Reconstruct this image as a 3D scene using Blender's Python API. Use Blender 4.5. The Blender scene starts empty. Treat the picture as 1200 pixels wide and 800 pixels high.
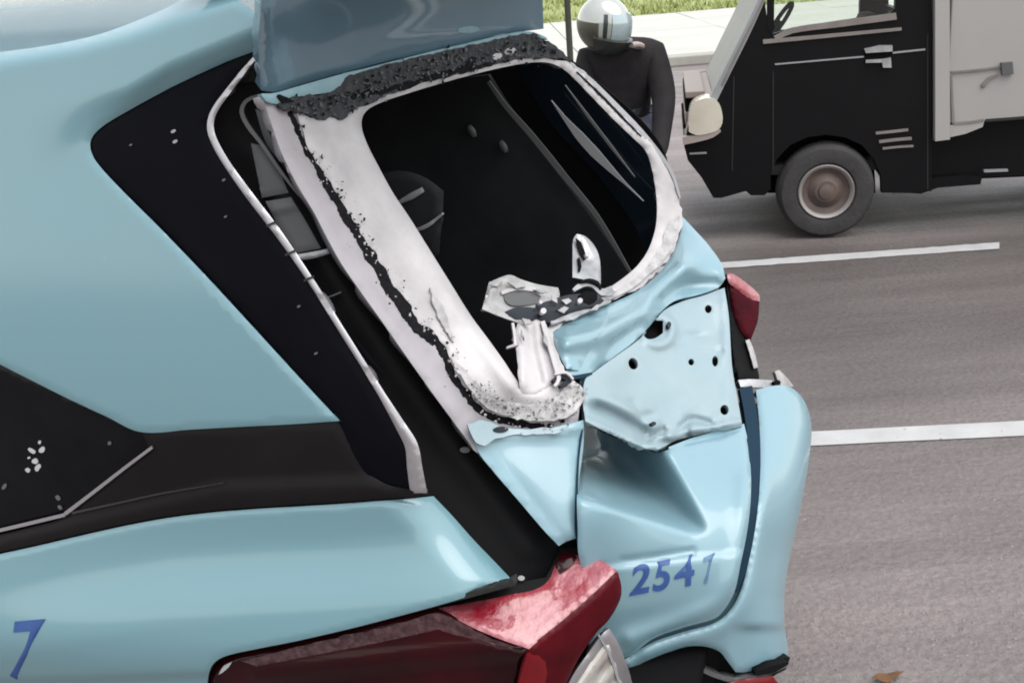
import bpy, bmesh, math, random
import numpy as np
from mathutils import Vector, Matrix
from mathutils.geometry import delaunay_2d_cdt
random.seed(7); rng = np.random.default_rng(7)
SC = bpy.context.scene
COL = SC.collection

# ------------------------------------------------------------------ camera
FPX, CAMH = 1300.0, 1.9
PITCH, ROLL = math.radians(19.5), math.radians(4.6)
_r0 = np.array([1., 0, 0]); _fw = np.array([0, math.cos(PITCH), -math.sin(PITCH)]); _u0 = np.array([0, math.sin(PITCH), math.cos(PITCH)])
_r = math.cos(ROLL)*_r0 - math.sin(ROLL)*_u0
_up = math.sin(ROLL)*_r0 + math.cos(ROLL)*_u0
CAM = np.array([0, 0, CAMH])
cd = bpy.data.cameras.new('camera'); cam = bpy.data.objects.new('camera', cd); COL.objects.link(cam)
cam.matrix_world = Matrix(((_r[0], _up[0], -_fw[0], 0), (_r[1], _up[1], -_fw[1], 0), (_r[2], _up[2], -_fw[2], CAMH), (0, 0, 0, 1)))
cd.sensor_width = 36.0; cd.lens = 36.0*FPX/1200.0; cd.clip_start = .05; cd.clip_end = 2000
SC.camera = cam
# ------------------------------------------------------------------ light: bright overcast day
SUN_EL, SUN_AZ = math.radians(66), math.radians(135)      # azimuth clockwise from +Y
w = bpy.data.worlds.new('World'); SC.world = w; w.use_nodes = True
nt = w.node_tree; bg = nt.nodes['Background']
sky = nt.nodes.new('ShaderNodeTexSky'); sky.sky_type = 'NISHITA'; sky.sun_disc = False
sky.sun_elevation = SUN_EL; sky.sun_rotation = SUN_AZ; sky.air_density = 2.0; sky.dust_density = 1.0; sky.ozone_density = 1.0
hs = nt.nodes.new('ShaderNodeHueSaturation'); hs.inputs['Saturation'].default_value = .28
nt.links.new(sky.outputs[0], hs.inputs['Color']); nt.links.new(hs.outputs[0], bg.inputs['Color'])
bg.inputs['Strength'].default_value = .15
sl = bpy.data.lights.new('sun', 'SUN'); sl.energy = 1.5; sl.angle = math.radians(60); sl.color = (1, .96, .9)
so = bpy.data.objects.new('sun', sl); COL.objects.link(so)
sdir = Vector((math.sin(SUN_AZ)*math.cos(SUN_EL), math.cos(SUN_AZ)*math.cos(SUN_EL), math.sin(SUN_EL)))
so.rotation_euler = sdir.to_track_quat('Z', 'Y').to_euler()
vs = SC.view_settings; vs.view_transform = 'Standard'; vs.look = 'None'; vs.exposure = 1.05; vs.gamma = 1
SC.render.engine = 'CYCLES'
SC.cycles.use_denoising = True
SC.cycles.filter_width = 1.9
SC.cycles.max_bounces = 6

# ------------------------------------------------------------------ materials
ALB = .5
def mat(name, col, rough=.5, metal=0, coat=0, spec=.5, noise=None, bump=None, specks=None, alpha=None, trans=0, grad=None):
    """noise=(scale, amount, second colour) ; bump=(scale, strength) ; specks=(scale, threshold, colour)"""
    m = bpy.data.materials.new(name); m.use_nodes = True
    kk = ALB if metal < .3 else .8
    col = tuple(c*kk for c in col)
    if noise: noise = (noise[0], noise[1], tuple(c*kk for c in noise[2]))
    if specks: specks = (specks[0], specks[1], tuple(c*kk for c in specks[2]))
    n = m.node_tree.nodes; L = m.node_tree.links; b = n['Principled BSDF']
    b.inputs['Roughness'].default_value = rough; b.inputs['Metallic'].default_value = metal
    b.inputs['Coat Weight'].default_value = coat; b.inputs['Coat Roughness'].default_value = .13 if 'paint' in name else .06
    b.inputs['Specular IOR Level'].default_value = spec
    b.inputs['Base Color'].default_value = (*col, 1)
    if trans: b.inputs['Transmission Weight'].default_value = trans
    tc = n.new('ShaderNodeTexCoord'); src = None
    if noise:
        t = n.new('ShaderNodeTexNoise'); t.inputs['Scale'].default_value = noise[0]; t.inputs['Detail'].default_value = 6; t.inputs['Roughness'].default_value = .6
        L.new(tc.outputs['Object'], t.inputs['Vector'])
        cr = n.new('ShaderNodeMapRange'); cr.inputs[1].default_value = .35; cr.inputs[2].default_value = .68; cr.inputs[4].default_value = noise[1]
        L.new(t.outputs['Fac'], cr.inputs[0])
        mx = n.new('ShaderNodeMixRGB'); mx.inputs[1].default_value = (*col, 1); mx.inputs[2].default_value = (*noise[2], 1)
        L.new(cr.outputs[0], mx.inputs[0]); src = mx.outputs[0]
        rr = n.new('ShaderNodeMapRange'); rr.inputs[3].default_value = rough*.85; rr.inputs[4].default_value = min(1, rough*1.35)
        L.new(t.outputs['Fac'], rr.inputs[0]); L.new(rr.outputs[0], b.inputs['Roughness'])
    if specks:
        v = n.new('ShaderNodeTexVoronoi'); v.inputs['Scale'].default_value = specks[0]
        L.new(tc.outputs['Object'], v.inputs['Vector'])
        t2 = n.new('ShaderNodeTexNoise'); t2.inputs['Scale'].default_value = specks[0]*.35; t2.inputs['Detail'].default_value = 3
        L.new(tc.outputs['Object'], t2.inputs['Vector'])
        ad = n.new('ShaderNodeMath'); ad.operation = 'MULTIPLY_ADD'; ad.inputs[1].default_value = -.6
        L.new(t2.outputs['Fac'], ad.inputs[0]); L.new(v.outputs['Distance'], ad.inputs[2])
        cr = n.new('ShaderNodeMapRange'); cr.inputs[1].default_value = specks[1]; cr.inputs[2].default_value = specks[1]-.06
        L.new(ad.outputs[0], cr.inputs[0])
        mx = n.new('ShaderNodeMixRGB'); mx.inputs[2].default_value = (*specks[2], 1)
        if src: L.new(src, mx.inputs[1])
        else: mx.inputs[1].default_value = (*col, 1)
        L.new(cr.outputs[0], mx.inputs[0]); src = mx.outputs[0]
    if src: L.new(src, b.inputs['Base Color'])
    if bump:
        t = n.new('ShaderNodeTexNoise'); t.inputs['Scale'].default_value = bump[0]; t.inputs['Detail'].default_value = 5
        L.new(tc.outputs['Object'], t.inputs['Vector'])
        bp = n.new('ShaderNodeBump'); bp.inputs['Strength'].default_value = bump[1]; bp.inputs['Distance'].default_value = .01
        L.new(t.outputs['Fac'], bp.inputs['Height']); L.new(bp.outputs[0], b.inputs['Normal'])
    return m

M = {}
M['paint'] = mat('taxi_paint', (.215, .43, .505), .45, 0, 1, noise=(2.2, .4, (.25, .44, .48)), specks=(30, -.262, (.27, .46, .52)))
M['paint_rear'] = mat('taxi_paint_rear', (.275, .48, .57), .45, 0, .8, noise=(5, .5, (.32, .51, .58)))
M['paint_upper'] = mat('upper_gloss_shaded', (.17, .31, .41), .35, 0, 1, noise=(4, .6, (.19, .33, .43)))  # taxi paint with the panel's shade put into a darker, bluer colour
M['paint_pale'] = mat('lit_paint_and_primer', (.37, .51, .57), .45, 0, .3, noise=(9, .8, (.44, .55, .59)), bump=(45, .12))  # brighter light on the plate recess put into the colour; also pale primer
M['primer'] = mat('white_primer', (.80, .76, .77), .5, noise=(6, .85, (.50, .47, .48)), bump=(60, .10))
M['primer_grit'] = mat('white_primer_with_glue', (.72, .70, .70), .6, noise=(26, .75, (.30, .28, .28)), bump=(70, .5))
M['primer_grey'] = mat('grey_primer', (.56, .52, .55), .5, noise=(9, .6, (.46, .43, .46)), bump=(60, .1))
M['glue'] = mat('torn_black_glue', (.012, .012, .014), .8, spec=.06, noise=(40, .6, (.03, .03, .033)), bump=(90, .8))
M['glue_band'] = mat('grey_glue_band', (.075, .08, .09), .85, noise=(55, .9, (.022, .024, .03)), bump=(80, 1.0))
M['gloss_black'] = mat('gloss_black_trim', (.005, .005, .008), .34, 0, 0, spec=.035, noise=(5, .6, (.008, .008, .011)))
M['band_black'] = mat('satin_black_band', (.012, .010, .0105), .40, 0, 0, spec=.10, noise=(3, .6, (.02, .018, .018)))
M['black'] = mat('black_plastic', (.008, .008, .009), .55, spec=.08, noise=(14, .5, (.014, .014, .015)))
M['void'] = mat('black_lining_and_dark_backing', (.010, .010, .011), .9, spec=.03, noise=(20, .5, (.015, .015, .016)))
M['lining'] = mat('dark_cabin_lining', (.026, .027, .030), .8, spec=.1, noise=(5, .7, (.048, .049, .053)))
M['lining_grey'] = mat('grey_cabin_trim', (.14, .14, .145), .7, noise=(14, .5, (.15, .15, .155)))
M['trim_pale'] = mat('pale_grey_trim', (.42, .42, .44), .5, noise=(10, .4, (.5, .5, .52)))
M['navy_glass'] = mat('dark_tinted_glass', (.006, .010, .016), .08, spec=.35, noise=(3, .3, (.008, .013, .02)))
M['window'] = mat('dark_window_glass', (.004, .004, .006), .12, spec=.15, noise=(6, .6, (.012, .012, .014)))
M['chrome'] = mat('dull_chrome', (.44, .42, .44), .32, .75, noise=(12, .4, (.5, .48, .5)))
M['seam'] = mat('shaded_seam_blue', (.010, .036, .066), .6, spec=.1, noise=(8, .5, (.018, .06, .10)))  # shaded blue inside the gaps, put into the colour
M['rubber'] = mat('black_rubber', (.012, .012, .012), .7, noise=(20, .5, (.02, .02, .02)))
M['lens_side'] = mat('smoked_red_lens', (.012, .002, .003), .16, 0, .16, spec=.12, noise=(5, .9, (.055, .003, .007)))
M['lens_top'] = mat('dusty_lit_red_lens', (.40, .010, .030), .28, 0, 1, noise=(9, .52, (.90, .50, .55)), bump=(75, .5))  # pale pink mixes dust with sky sheen, both in the colour
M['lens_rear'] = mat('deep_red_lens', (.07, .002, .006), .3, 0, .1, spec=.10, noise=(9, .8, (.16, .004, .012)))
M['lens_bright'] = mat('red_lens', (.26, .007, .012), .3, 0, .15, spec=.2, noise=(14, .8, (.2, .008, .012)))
M['far_lens'] = mat('dark_maroon_lens', (.05, .004, .010), .5, spec=.05, noise=(12, .8, (.11, .006, .014)))
M['lens_clear'] = mat('clear_lens', (.58, .56, .54), .15, .35, .5, noise=(22, .8, (.34, .28, .25)))
M['blue_print'] = mat('blue_number_print', (.020, .085, .33), .5, noise=(26, .8, (.05, .14, .42)))
M['blue_faded'] = mat('faded_blue_print', (.06, .15, .33), .5, noise=(30, .8, (.16, .34, .48)))
M['plastic_clear'] = mat('cloudy_white_plastic', (.62, .60, .60), .35, noise=(30, .8, (.35, .34, .34)), bump=(40, .3))
M['mech'] = mat('dark_mechanism', (.012, .016, .024), .4, 0, spec=.2, noise=(30, .7, (.022, .028, .04)))
M['steel'] = mat('bare_steel', (.30, .30, .31), .35, .7, noise=(24, .8, (.55, .54, .54)))
M['smudge'] = mat('wax_smudge', (.40, .62, .70), .5, noise=(25, .8, (.3, .53, .62)))
M['crease_light'] = mat('crease_highlight_grey', (.06, .055, .055), .4, spec=.3, noise=(9, .5, (.04, .037, .037)))  # highlight of the belt crease as a flat grey
M['white_glint'] = mat('white_reflection', (.75, .75, .75), .6, noise=(30, .5, (.6, .6, .6)))  # white for painted reflections on window and lens

# ------------------------------------------------------------------ object helpers
def link(name, me, m=None, parent=None):
    o = bpy.data.objects.new(name, me); COL.objects.link(o)
    if m is not None:
        for k in (m if isinstance(m, (list, tuple)) else [m]): me.materials.append(k)
    if parent is not None: o.parent = parent
    return o
def tag(o, label, cat, group=None, kind=None):
    if label: o['label'] = label
    if cat: o['category'] = cat
    if group: o['group'] = group
    if kind: o['kind'] = kind
    return o
def thing(name, label, cat, loc=(0, 0, 0), rz=0, group=None):
    o = bpy.data.objects.new(name, None); COL.objects.link(o); o.location = loc; o.rotation_euler = (0, 0, rz)
    o.empty_display_size = .2
    return tag(o, label, cat, group)
def bm_obj(name, bm, m, parent=None, smooth=True, sharp=35):
    bmesh.ops.recalc_face_normals(bm, faces=bm.faces)
    for f in bm.faces: f.smooth = smooth
    if smooth:
        for e in bm.edges:
            if len(e.link_faces) == 2 and e.calc_face_angle(0) > math.radians(sharp): e.smooth = False
    me = bpy.data.meshes.new(name); bm.to_mesh(me); bm.free()
    return link(name, me, m, parent)

# ---- unprojection on real planes / surfaces
def rays(px, py):
    px = np.asarray(px, float); py = np.asarray(py, float)
    return _fw[None] + ((px-600)/FPX)[:, None]*_r[None] - ((py-400)/FPX)[:, None]*_up[None]
TAXI_O = np.array([.1363, 1.5436, 0.]); TH = math.radians(19)
AX = np.array([math.cos(TH), -math.sin(TH), 0]); AY = np.array([math.sin(TH), math.cos(TH), 0]); AZ = np.array([0, 0, 1.])
def to_local(P):
    Q = P - TAXI_O; return np.stack([Q@AX, Q@AY, Q@AZ], -1)
CL = to_local(CAM[None])[0]
def t_plane_y(px, py, y):
    d = rays(px, py)@AY; return (np.asarray(y, float) - CL[1])/d
# flank surface y = F(x, z) of the taxi
def sstep(a, b, x):
    s = np.clip((x-a)/(b-a), 0, 1); return s*s*(3-2*s)
def F(x, z):
    f = .17*np.log1p(np.exp((z-1.17)*18))/18
    f = f - .050*np.exp(-((z-.70)/.17)**2)                   # haunch above the tail light
    f = f + .020*np.exp(-((z-1.06)/.06)**2)*sstep(.0, -.5, x)*0 
    f = f + .55*np.clip(x+.40, 0, 1)**2 * sstep(1.15, .95, z) # rear corner turns round
    f = f + .18*np.clip(x+.62, 0, 1)**2 * sstep(1.1, 1.4, z)
    f = f + .02*((x+1.0)*.6)**2
    return f
def surf_flank(px, py):
    d = rays(px, py); dl = np.stack([d@AX, d@AY, d@AZ], -1)
    t0 = t_plane_y(px, py, 0.)
    t = t0.copy()
    for _ in range(25):
        P = CL[None] + t[:, None]*dl
        t = .5*t + .5*(F(P[:, 0], P[:, 2]) - CL[1])/dl[:, 1]
    return t
class TPS:
    def __init__(s, ctrl):                    # ctrl: (px, py, y) ; a smooth sheet of inverse distance
        c = np.array(ctrl, float); s.p = c[:, :2]/400.
        val = 1/t_plane_y(c[:, 0], c[:, 1], c[:, 2]); n = len(c)
        K = s.k(s.p) + 2e-3*np.eye(n); Pm = np.c_[np.ones(n), s.p]
        A = np.zeros((n+3, n+3)); A[:n, :n] = K; A[:n, n:] = Pm; A[n:, :n] = Pm.T
        s.w = np.linalg.solve(A, np.r_[val, 0, 0, 0])
    def k(s, q):
        r2 = ((q[:, None]-s.p[None])**2).sum(-1); return r2*np.log(r2+1e-9)*.5
    def __call__(s, px, py):
        q = np.c_[px, py]/400.
        return 1/(s.k(q)@s.w[:-3] + np.c_[np.ones(len(q)), q]@s.w[-3:])
def plane_y(y): return lambda px, py: t_plane_y(px, py, y)

# ---- outlines in image units
def smooth_outline(pts, step, closed=True, corner=48):
    P = np.array([p[:2] for p in pts], float); n = len(P); out = []
    def ang(i):
        if not closed and i in (0, n-1): return 180
        a = P[i]-P[i-1]; b = P[(i+1) % n]-P[i]
        return abs(math.degrees(math.atan2(a[0]*b[1]-a[1]*b[0], a@b)))
    cor = [ang(i) > corner for i in range(n)]
    for i in range(n if closed else n-1):
        j = (i+1) % n; L = np.linalg.norm(P[j]-P[i]); m = max(1, int(round(L/step)))
        def tan(k):
            if cor[k]: return (P[j]-P[i])
            t = P[(k+1) % n]-P[k-1]; return t/(np.linalg.norm(t)+1e-9)*L
        t0, t1 = tan(i), tan(j)
        for q in range(m):
            s = q/m; h = s*s
            out.append((2*s*h-3*h+1)*P[i] + (s*h-2*h+s)*t0 + (-2*s*h+3*h)*P[j] + (s*h-h)*t1)
    if not closed: out.append(P[-1])
    return np.array(out)
def inside(q, poly):
    x, y = q[:, 0][:, None], q[:, 1][:, None]; a = poly; b = np.roll(poly, -1, 0)
    c = ((a[:, 1] > y) != (b[:, 1] > y)) & (x < (b[:, 0]-a[:, 0])*(y-a[:, 1])/(b[:, 1]-a[:, 1]+1e-12)+a[:, 0])
    return c.sum(1) % 2 == 1
def dist_line(q, P, closed=False):
    a = P if closed else P[:-1]; b = np.roll(P, -1, 0) if closed else P[1:]
    d = b-a; L = (d*d).sum(1)+1e-12; best = np.full(len(q), 1e9)
    for k in range(0, len(q), 2000):
        r = q[k:k+2000, None]-a[None]; s = np.clip((r*d).sum(-1)/L, 0, 1)
        best[k:k+2000] = np.sqrt((((r-s[..., None]*d)**2).sum(-1)).min(1))
    return best
def PLN(p):
    return smooth_outline(p, 4, closed=False, corner=75)
def ridge(P, width, h, sharp=False):
    P = PLN(P)
    def f(q):
        d = dist_line(q, P)/width
        return h*np.exp(-d) if sharp else h*np.exp(-d*d)
    return f
def summed(*fs): return lambda q: sum(f(q) for f in fs)

def ragged(poly, amp, seed=0, freq=1):
    r = np.random.default_rng(seed); n = len(poly); nz = r.normal(size=n)
    nz = .6*nz + .4*np.roll(nz, 1)
    t = np.roll(poly, -1, 0)-np.roll(poly, 1, 0); t /= (np.linalg.norm(t, axis=1)[:, None]+1e-9)
    return poly + np.c_[-t[:, 1], t[:, 0]]*nz[:, None]*amp

def panel(name, outline, surf, m, parent, off=0., edge=None, thick=.008, step=7, rag=0, holes=(), raw=False, seed=1, corner=48, label=None):
    """A sheet-metal (or glass, or rubber) panel: outline traced on a real curved surface, relief in metres, real thickness and rolled edges."""
    poly = np.array(outline, float) if raw else smooth_outline(outline, step, corner=corner)
    if rag: poly = ragged(poly, rag, seed)
    hs_ = [smooth_outline(h, max(2.0, step*.5)) for h in holes]
    rings = [poly]+hs_
    lo, hi = poly.min(0), poly.max(0)
    gx = np.arange(lo[0]+step*.5, hi[0], step); gy = np.arange(lo[1]+step*.5, hi[1], step*.866)
    G = np.array([(x+(step*.5 if k % 2 else 0), y) for k, y in enumerate(gy) for x in gx]) if len(gx) and len(gy) else np.zeros((0, 2))
    if len(G):
        G = G[inside(G, poly)]
        for h in hs_: G = G[~inside(G, h)] if len(G) else G
        if len(G): G = G[np.min([dist_line(G, r, True) for r in rings], axis=0) > step*.55]
    verts = [tuple(v) for r in rings for v in r]+[tuple(v) for v in G]
    edges = []; o = 0
    for r in rings:
        edges += [(o+i, o+(i+1) % len(r)) for i in range(len(r))]; o += len(r)
    V, E, Fc, *_ = delaunay_2d_cdt([Vector(v) for v in verts], edges, [], 0, 1e-4)
    V = np.array([tuple(v) for v in V]); Fc = np.array([f for f in Fc if len(f) == 3])
    cen = V[Fc].mean(1); ok = inside(cen, poly)
    for h in hs_: ok &= ~inside(cen, h)
    Fc = Fc[ok]
    t = surf(V[:, 0], V[:, 1])
    rel = np.full(len(V), 0.) + (off(V) if callable(off) else off)
    if edge:
        dd = np.min([dist_line(V, r, True) for r in rings], axis=0)
        s = np.clip(1-dd/edge[0], 0, 1); rel -= edge[1]*(1-np.sqrt(np.clip(1-s*s, 0, 1)))
    d = rays(V[:, 0], V[:, 1]); nd = np.linalg.norm(d, axis=1)
    P = to_local(CAM[None] + (t - rel/nd)[:, None]*d)
    bm = bmesh.new(); vs_ = [bm.verts.new(p) for p in P]
    for f in Fc:
        try: bm.faces.new([vs_[i] for i in f])
        except ValueError: pass
    bmesh.ops.delete(bm, geom=[v for v in bm.verts if not v.link_faces], context='VERTS')
    bm.normal_update()
    # face the camera
    cl = Vector(CL); tot = sum(f.normal.dot(cl-f.calc_center_median())*f.calc_area() for f in bm.faces)
    if tot < 0: bmesh.ops.reverse_faces(bm, faces=bm.faces); bm.normal_update()
    for f in bm.faces: f.smooth = True
    if thick:
        front = list(bm.faces); nv = {v: bm.verts.new(v.co - v.normal*thick) for v in list(bm.verts)}
        be = [(e, e.link_faces[0]) for e in bm.edges if len(e.link_faces) == 1]
        for f in front: bm.faces.new([nv[v] for v in reversed(f.verts)]).smooth = True
        for e, f in be:
            a, b = e.verts
            for l in f.loops:
                if l.edge == e: a, b = l.vert, l.link_loop_next.vert
            bm.faces.new([b, a, nv[a], nv[b]]).smooth = True
            e.smooth = False
        for v in nv.values():
            for e in v.link_edges:
                if len(e.link_faces) == 2 and e.calc_face_angle(0) > .7: e.smooth = False
    me = bpy.data.meshes.new(name); bm.to_mesh(me); bm.free()
    ob = link(name, me, m, parent)
    if label: ob['label'] = label
    return ob
def ribbon(pts, w0, w1=None, step=5):
    """outline of a band along a centre line; w may be a list per point"""
    c = smooth_outline(pts, step, closed=False, corner=70); n = len(c)
    w = np.interp(np.linspace(0, 1, n), np.linspace(0, 1, len(w0)), w0) if isinstance(w0, (list, tuple)) else np.linspace(w0, w1 if w1 is not None else w0, n)
    t = np.gradient(c, axis=0); t /= np.linalg.norm(t, axis=1)[:, None]+1e-9; nn = np.c_[-t[:, 1], t[:, 0]]
    return np.r_[c+nn*w[:, None]/2, (c-nn*w[:, None]/2)[::-1]]
def circle(x, y, rx, ry=None, n=14, rot=0):
    ry = ry or rx; a = np.linspace(0, 2*math.pi, n, endpoint=False); c, s = math.cos(rot), math.sin(rot)
    return [(x+rx*math.cos(k)*c-ry*math.sin(k)*s, y+rx*math.cos(k)*s+ry*math.sin(k)*c) for k in a]
def lettering(name, chars, surf, m, parent, off=.003):
    """flat print, one thin sheet per character: (character, lower-left, right vector, up vector) in image units"""
    for ch, o, rx, uy in chars:
        cu = bpy.data.curves.new('t', 'FONT'); cu.body = ch; cu.size = 1; cu.offset = .022; cu.resolution_u = 5
        ob = bpy.data.objects.new('t', cu); COL.objects.link(ob)
        me = bpy.data.meshes.new_from_object(ob.evaluated_get(bpy.context.evaluated_depsgraph_get()))
        co = np.array([v.co[:2] for v in me.vertices]); lo, hi = co.min(0), co.max(0); co = (co-lo)/(hi-lo)
        px = np.array(o)[None]+co[:, :1]*np.array(rx)[None]+co[:, 1:]*np.array(uy)[None]
        cnt = {}
        for p in me.polygons:
            for e in p.edge_keys: cnt[e] = cnt.get(e, 0)+1
        nb = {}
        for (a, b), k in cnt.items():
            if k == 1: nb.setdefault(a, []).append(b); nb.setdefault(b, []).append(a)
        loops = []; seen = set()
        for st in nb:
            if st in seen: continue
            lp_ = [st]; seen.add(st); cur = st
            while True:
                nx_ = [k for k in nb[cur] if k not in seen]
                if not nx_: break
                cur = nx_[0]; seen.add(cur); lp_.append(cur)
            if len(lp_) > 2: loops.append(px[lp_])
        COL.objects.unlink(ob); bpy.data.objects.remove(ob); bpy.data.curves.remove(cu); bpy.data.meshes.remove(me)
        loops.sort(key=lambda l: -np.prod(l.max(0)-l.min(0)))
        panel(name, loops[0], surf, m, parent, off=off, thick=.0006, step=3, raw=True, holes=[list(map(tuple, l)) for l in loops[1:]])

# primitives in world / parent space
def add_box(bm, c, s, bevel=0, rz=0):
    r = bmesh.ops.create_cube(bm, size=1); vs_ = r['verts']
    for v in vs_: v.co = Vector((v.co.x*s[0], v.co.y*s[1], v.co.z*s[2]))
    if rz: bmesh.ops.rotate(bm, verts=vs_, cent=(0, 0, 0), matrix=Matrix.Rotation(rz, 3, 'Z'))
    for v in vs_: v.co += Vector(c)
    if bevel: bmesh.ops.bevel(bm, geom=list({e for v in vs_ for e in v.link_edges}), offset=bevel, segments=2, affect='EDGES', profile=.5)
def add_tube(bm, pts, r, seg=10, cap=True):
    pts = [Vector(p) for p in pts]; rings = []
    for i, p in enumerate(pts):
        t = (pts[min(i+1, len(pts)-1)]-pts[max(i-1, 0)]).normalized()
        a = t.orthogonal().normalized() if i == 0 else (a_prev - t*a_prev.dot(t)).normalized()
        a_prev = a; b = t.cross(a); rr = r[i] if isinstance(r, (list, tuple)) else r
        rings.append([bm.verts.new(p+a*math.cos(2*math.pi*k/seg)*rr+b*math.sin(2*math.pi*k/seg)*rr) for k in range(seg)])
    for A, B in zip(rings, rings[1:]):
        for k in range(seg): bm.faces.new((A[k], A[(k+1) % seg], B[(k+1) % seg], B[k]))
    if cap: bm.faces.new(rings[0][::-1]); bm.faces.new(rings[-1])
def add_lathe(bm, prof, c, axis='Y', seg=40, cap=True):
    """prof: (radius, along-axis)"""
    rings = []
    for r, h in prof:
        ring = []
        for k in range(seg):
            a = 2*math.pi*k/seg; p = (r*math.cos(a), h, r*math.sin(a)) if axis == 'Y' else ((h, r*math.cos(a), r*math.sin(a)) if axis == 'X' else (r*math.cos(a), r*math.sin(a), h))
            ring.append(bm.verts.new(Vector(p)+Vector(c)))
        rings.append(ring)
    for A, B in zip(rings, rings[1:]):
        for k in range(seg): bm.faces.new((A[k], A[(k+1) % seg], B[(k+1) % seg], B[k]))
    if cap and prof[0][0] > 1e-5: bm.faces.new(rings[0][::-1])
    if cap and prof[-1][0] > 1e-5: bm.faces.new(rings[-1])
def add_prism(bm, poly, y0, y1, holes=()):
    """poly: (x, z) outline extruded from y0 to y1"""
    P = [tuple(p) for p in poly]; rings = [P]+[list(map(tuple, h)) for h in holes]; verts = []; ed = []
    for r in rings:
        o = len(verts); verts += r; ed += [(o+i, o+(i+1) % len(r)) for i in range(len(r))]
    V, E, Fc, *_ = delaunay_2d_cdt([Vector(v) for v in verts], ed, [], 0, 1e-5)
    Vn = np.array([tuple(v) for v in V]); 
    Fc = [f for f in Fc]
    cen = np.array([Vn[list(f)].mean(0) for f in Fc]); ok = inside(cen, np.array(P))
    for h in holes: ok &= ~inside(cen, np.array(h))
    A = [bm.verts.new((v[0], y0, v[1])) for v in Vn]; B = [bm.verts.new((v[0], y1, v[1])) for v in Vn]
    for f, k in zip(Fc, ok):
        if k: bm.faces.new([A[i] for i in f]); bm.faces.new([B[i] for i in reversed(f)])
    for a, b in ed:
        try: bm.faces.new((A[a], A[b], B[b], B[a]))
        except ValueError: pass
    for v in [v for v in A+B if not v.link_faces]: bm.verts.remove(v)

# ================================================================== SETTING
def asphalt():
    m = bpy.data.materials.new('asphalt'); m.use_nodes = True; n = m.node_tree.nodes; L = m.node_tree.links; b = n['Principled BSDF']
    tc = n.new('ShaderNodeTexCoord')
    def noise(sc, det=4, vec=None, rough=.55):
        t = n.new('ShaderNodeTexNoise'); t.inputs['Scale'].default_value = sc; t.inputs['Detail'].default_value = det; t.inputs['Roughness'].default_value = rough
        L.new(vec or tc.outputs['Object'], t.inputs['Vector']); return t.outputs['Fac']
    def ramp(fac, a, b_, c0, c1):
        r = n.new('ShaderNodeMapRange'); r.inputs[1].default_value = a; r.inputs[2].default_value = b_; r.inputs[3].default_value = c0; r.inputs[4].default_value = c1
        L.new(fac, r.inputs[0]); return r.outputs[0]
    def mul(a, b_):
        q = n.new('ShaderNodeMath'); q.operation = 'MULTIPLY'; L.new(a, q.inputs[0]); L.new(b_, q.inputs[1]); return q.outputs[0]
    st = n.new('ShaderNodeMapping'); st.inputs['Scale'].default_value = (.35, 2.2, 1); L.new(tc.outputs['Object'], st.inputs['Vector'])
    sep = n.new('ShaderNodeSeparateXYZ'); L.new(tc.outputs['Object'], sep.inputs[0])
    lane = ramp(sep.outputs['Y'], 3.2, 4.9, 1.06, .60)                    # smoother, darker paving of the middle lane
    lane2 = ramp(sep.outputs['Y'], 6.5, 7.1, 0.0, .62)
    la = n.new('ShaderNodeMath'); la.operation = 'ADD'; L.new(lane, la.inputs[0]); L.new(lane2, la.inputs[1])
    v = mul(la.outputs[0], ramp(noise(1.3, 6, st.outputs[0], .65), .3, .7, .74, 1.2))
    v = mul(v, ramp(noise(.55, 5), .34, .6, .84, 1.08))
    v = mul(v, ramp(noise(34, 5, None, .7), .3, .7, .82, 1.17))
    v = mul(v, ramp(noise(120, 2), .3, .7, .86, 1.14))
    c = n.new('ShaderNodeMixRGB'); c.blend_type = 'MULTIPLY'; c.inputs[0].default_value = 1; c.inputs[1].default_value = (.137, .117, .113, 1)
    L.new(v, c.inputs[2]); L.new(c.outputs[0], b.inputs['Base Color'])
    L.new(ramp(noise(.8, 4, st.outputs[0]), .35, .65, .42, .8), b.inputs['Roughness']); b.inputs['Specular IOR Level'].default_value = .35
    vo = n.new('ShaderNodeTexVoronoi'); vo.inputs['Scale'].default_value = 42; L.new(tc.outputs['Object'], vo.inputs['Vector'])
    ad = n.new('ShaderNodeMath'); ad.operation = 'ADD'; L.new(vo.outputs['Distance'], ad.inputs[0]); L.new(noise(60, 4), ad.inputs[1])
    bp = n.new('ShaderNodeBump'); bp.inputs['Strength'].default_value = .55; bp.inputs['Distance'].default_value = .008
    L.new(ad.outputs[0], bp.inputs['Height']); L.new(bp.outputs[0], b.inputs['Normal'])
    return m
bm = bmesh.new()
vs_ = [bm.verts.new(p) for p in ((-400, -60, 0), (400, -60, 0), (400, 600, 0), (-400, 600, 0))]; bm.faces.new(vs_)
tag(bm_obj('road', bm, asphalt(), smooth=False), 'grey asphalt road with worn paler aggregate', None, kind='structure')

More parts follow.
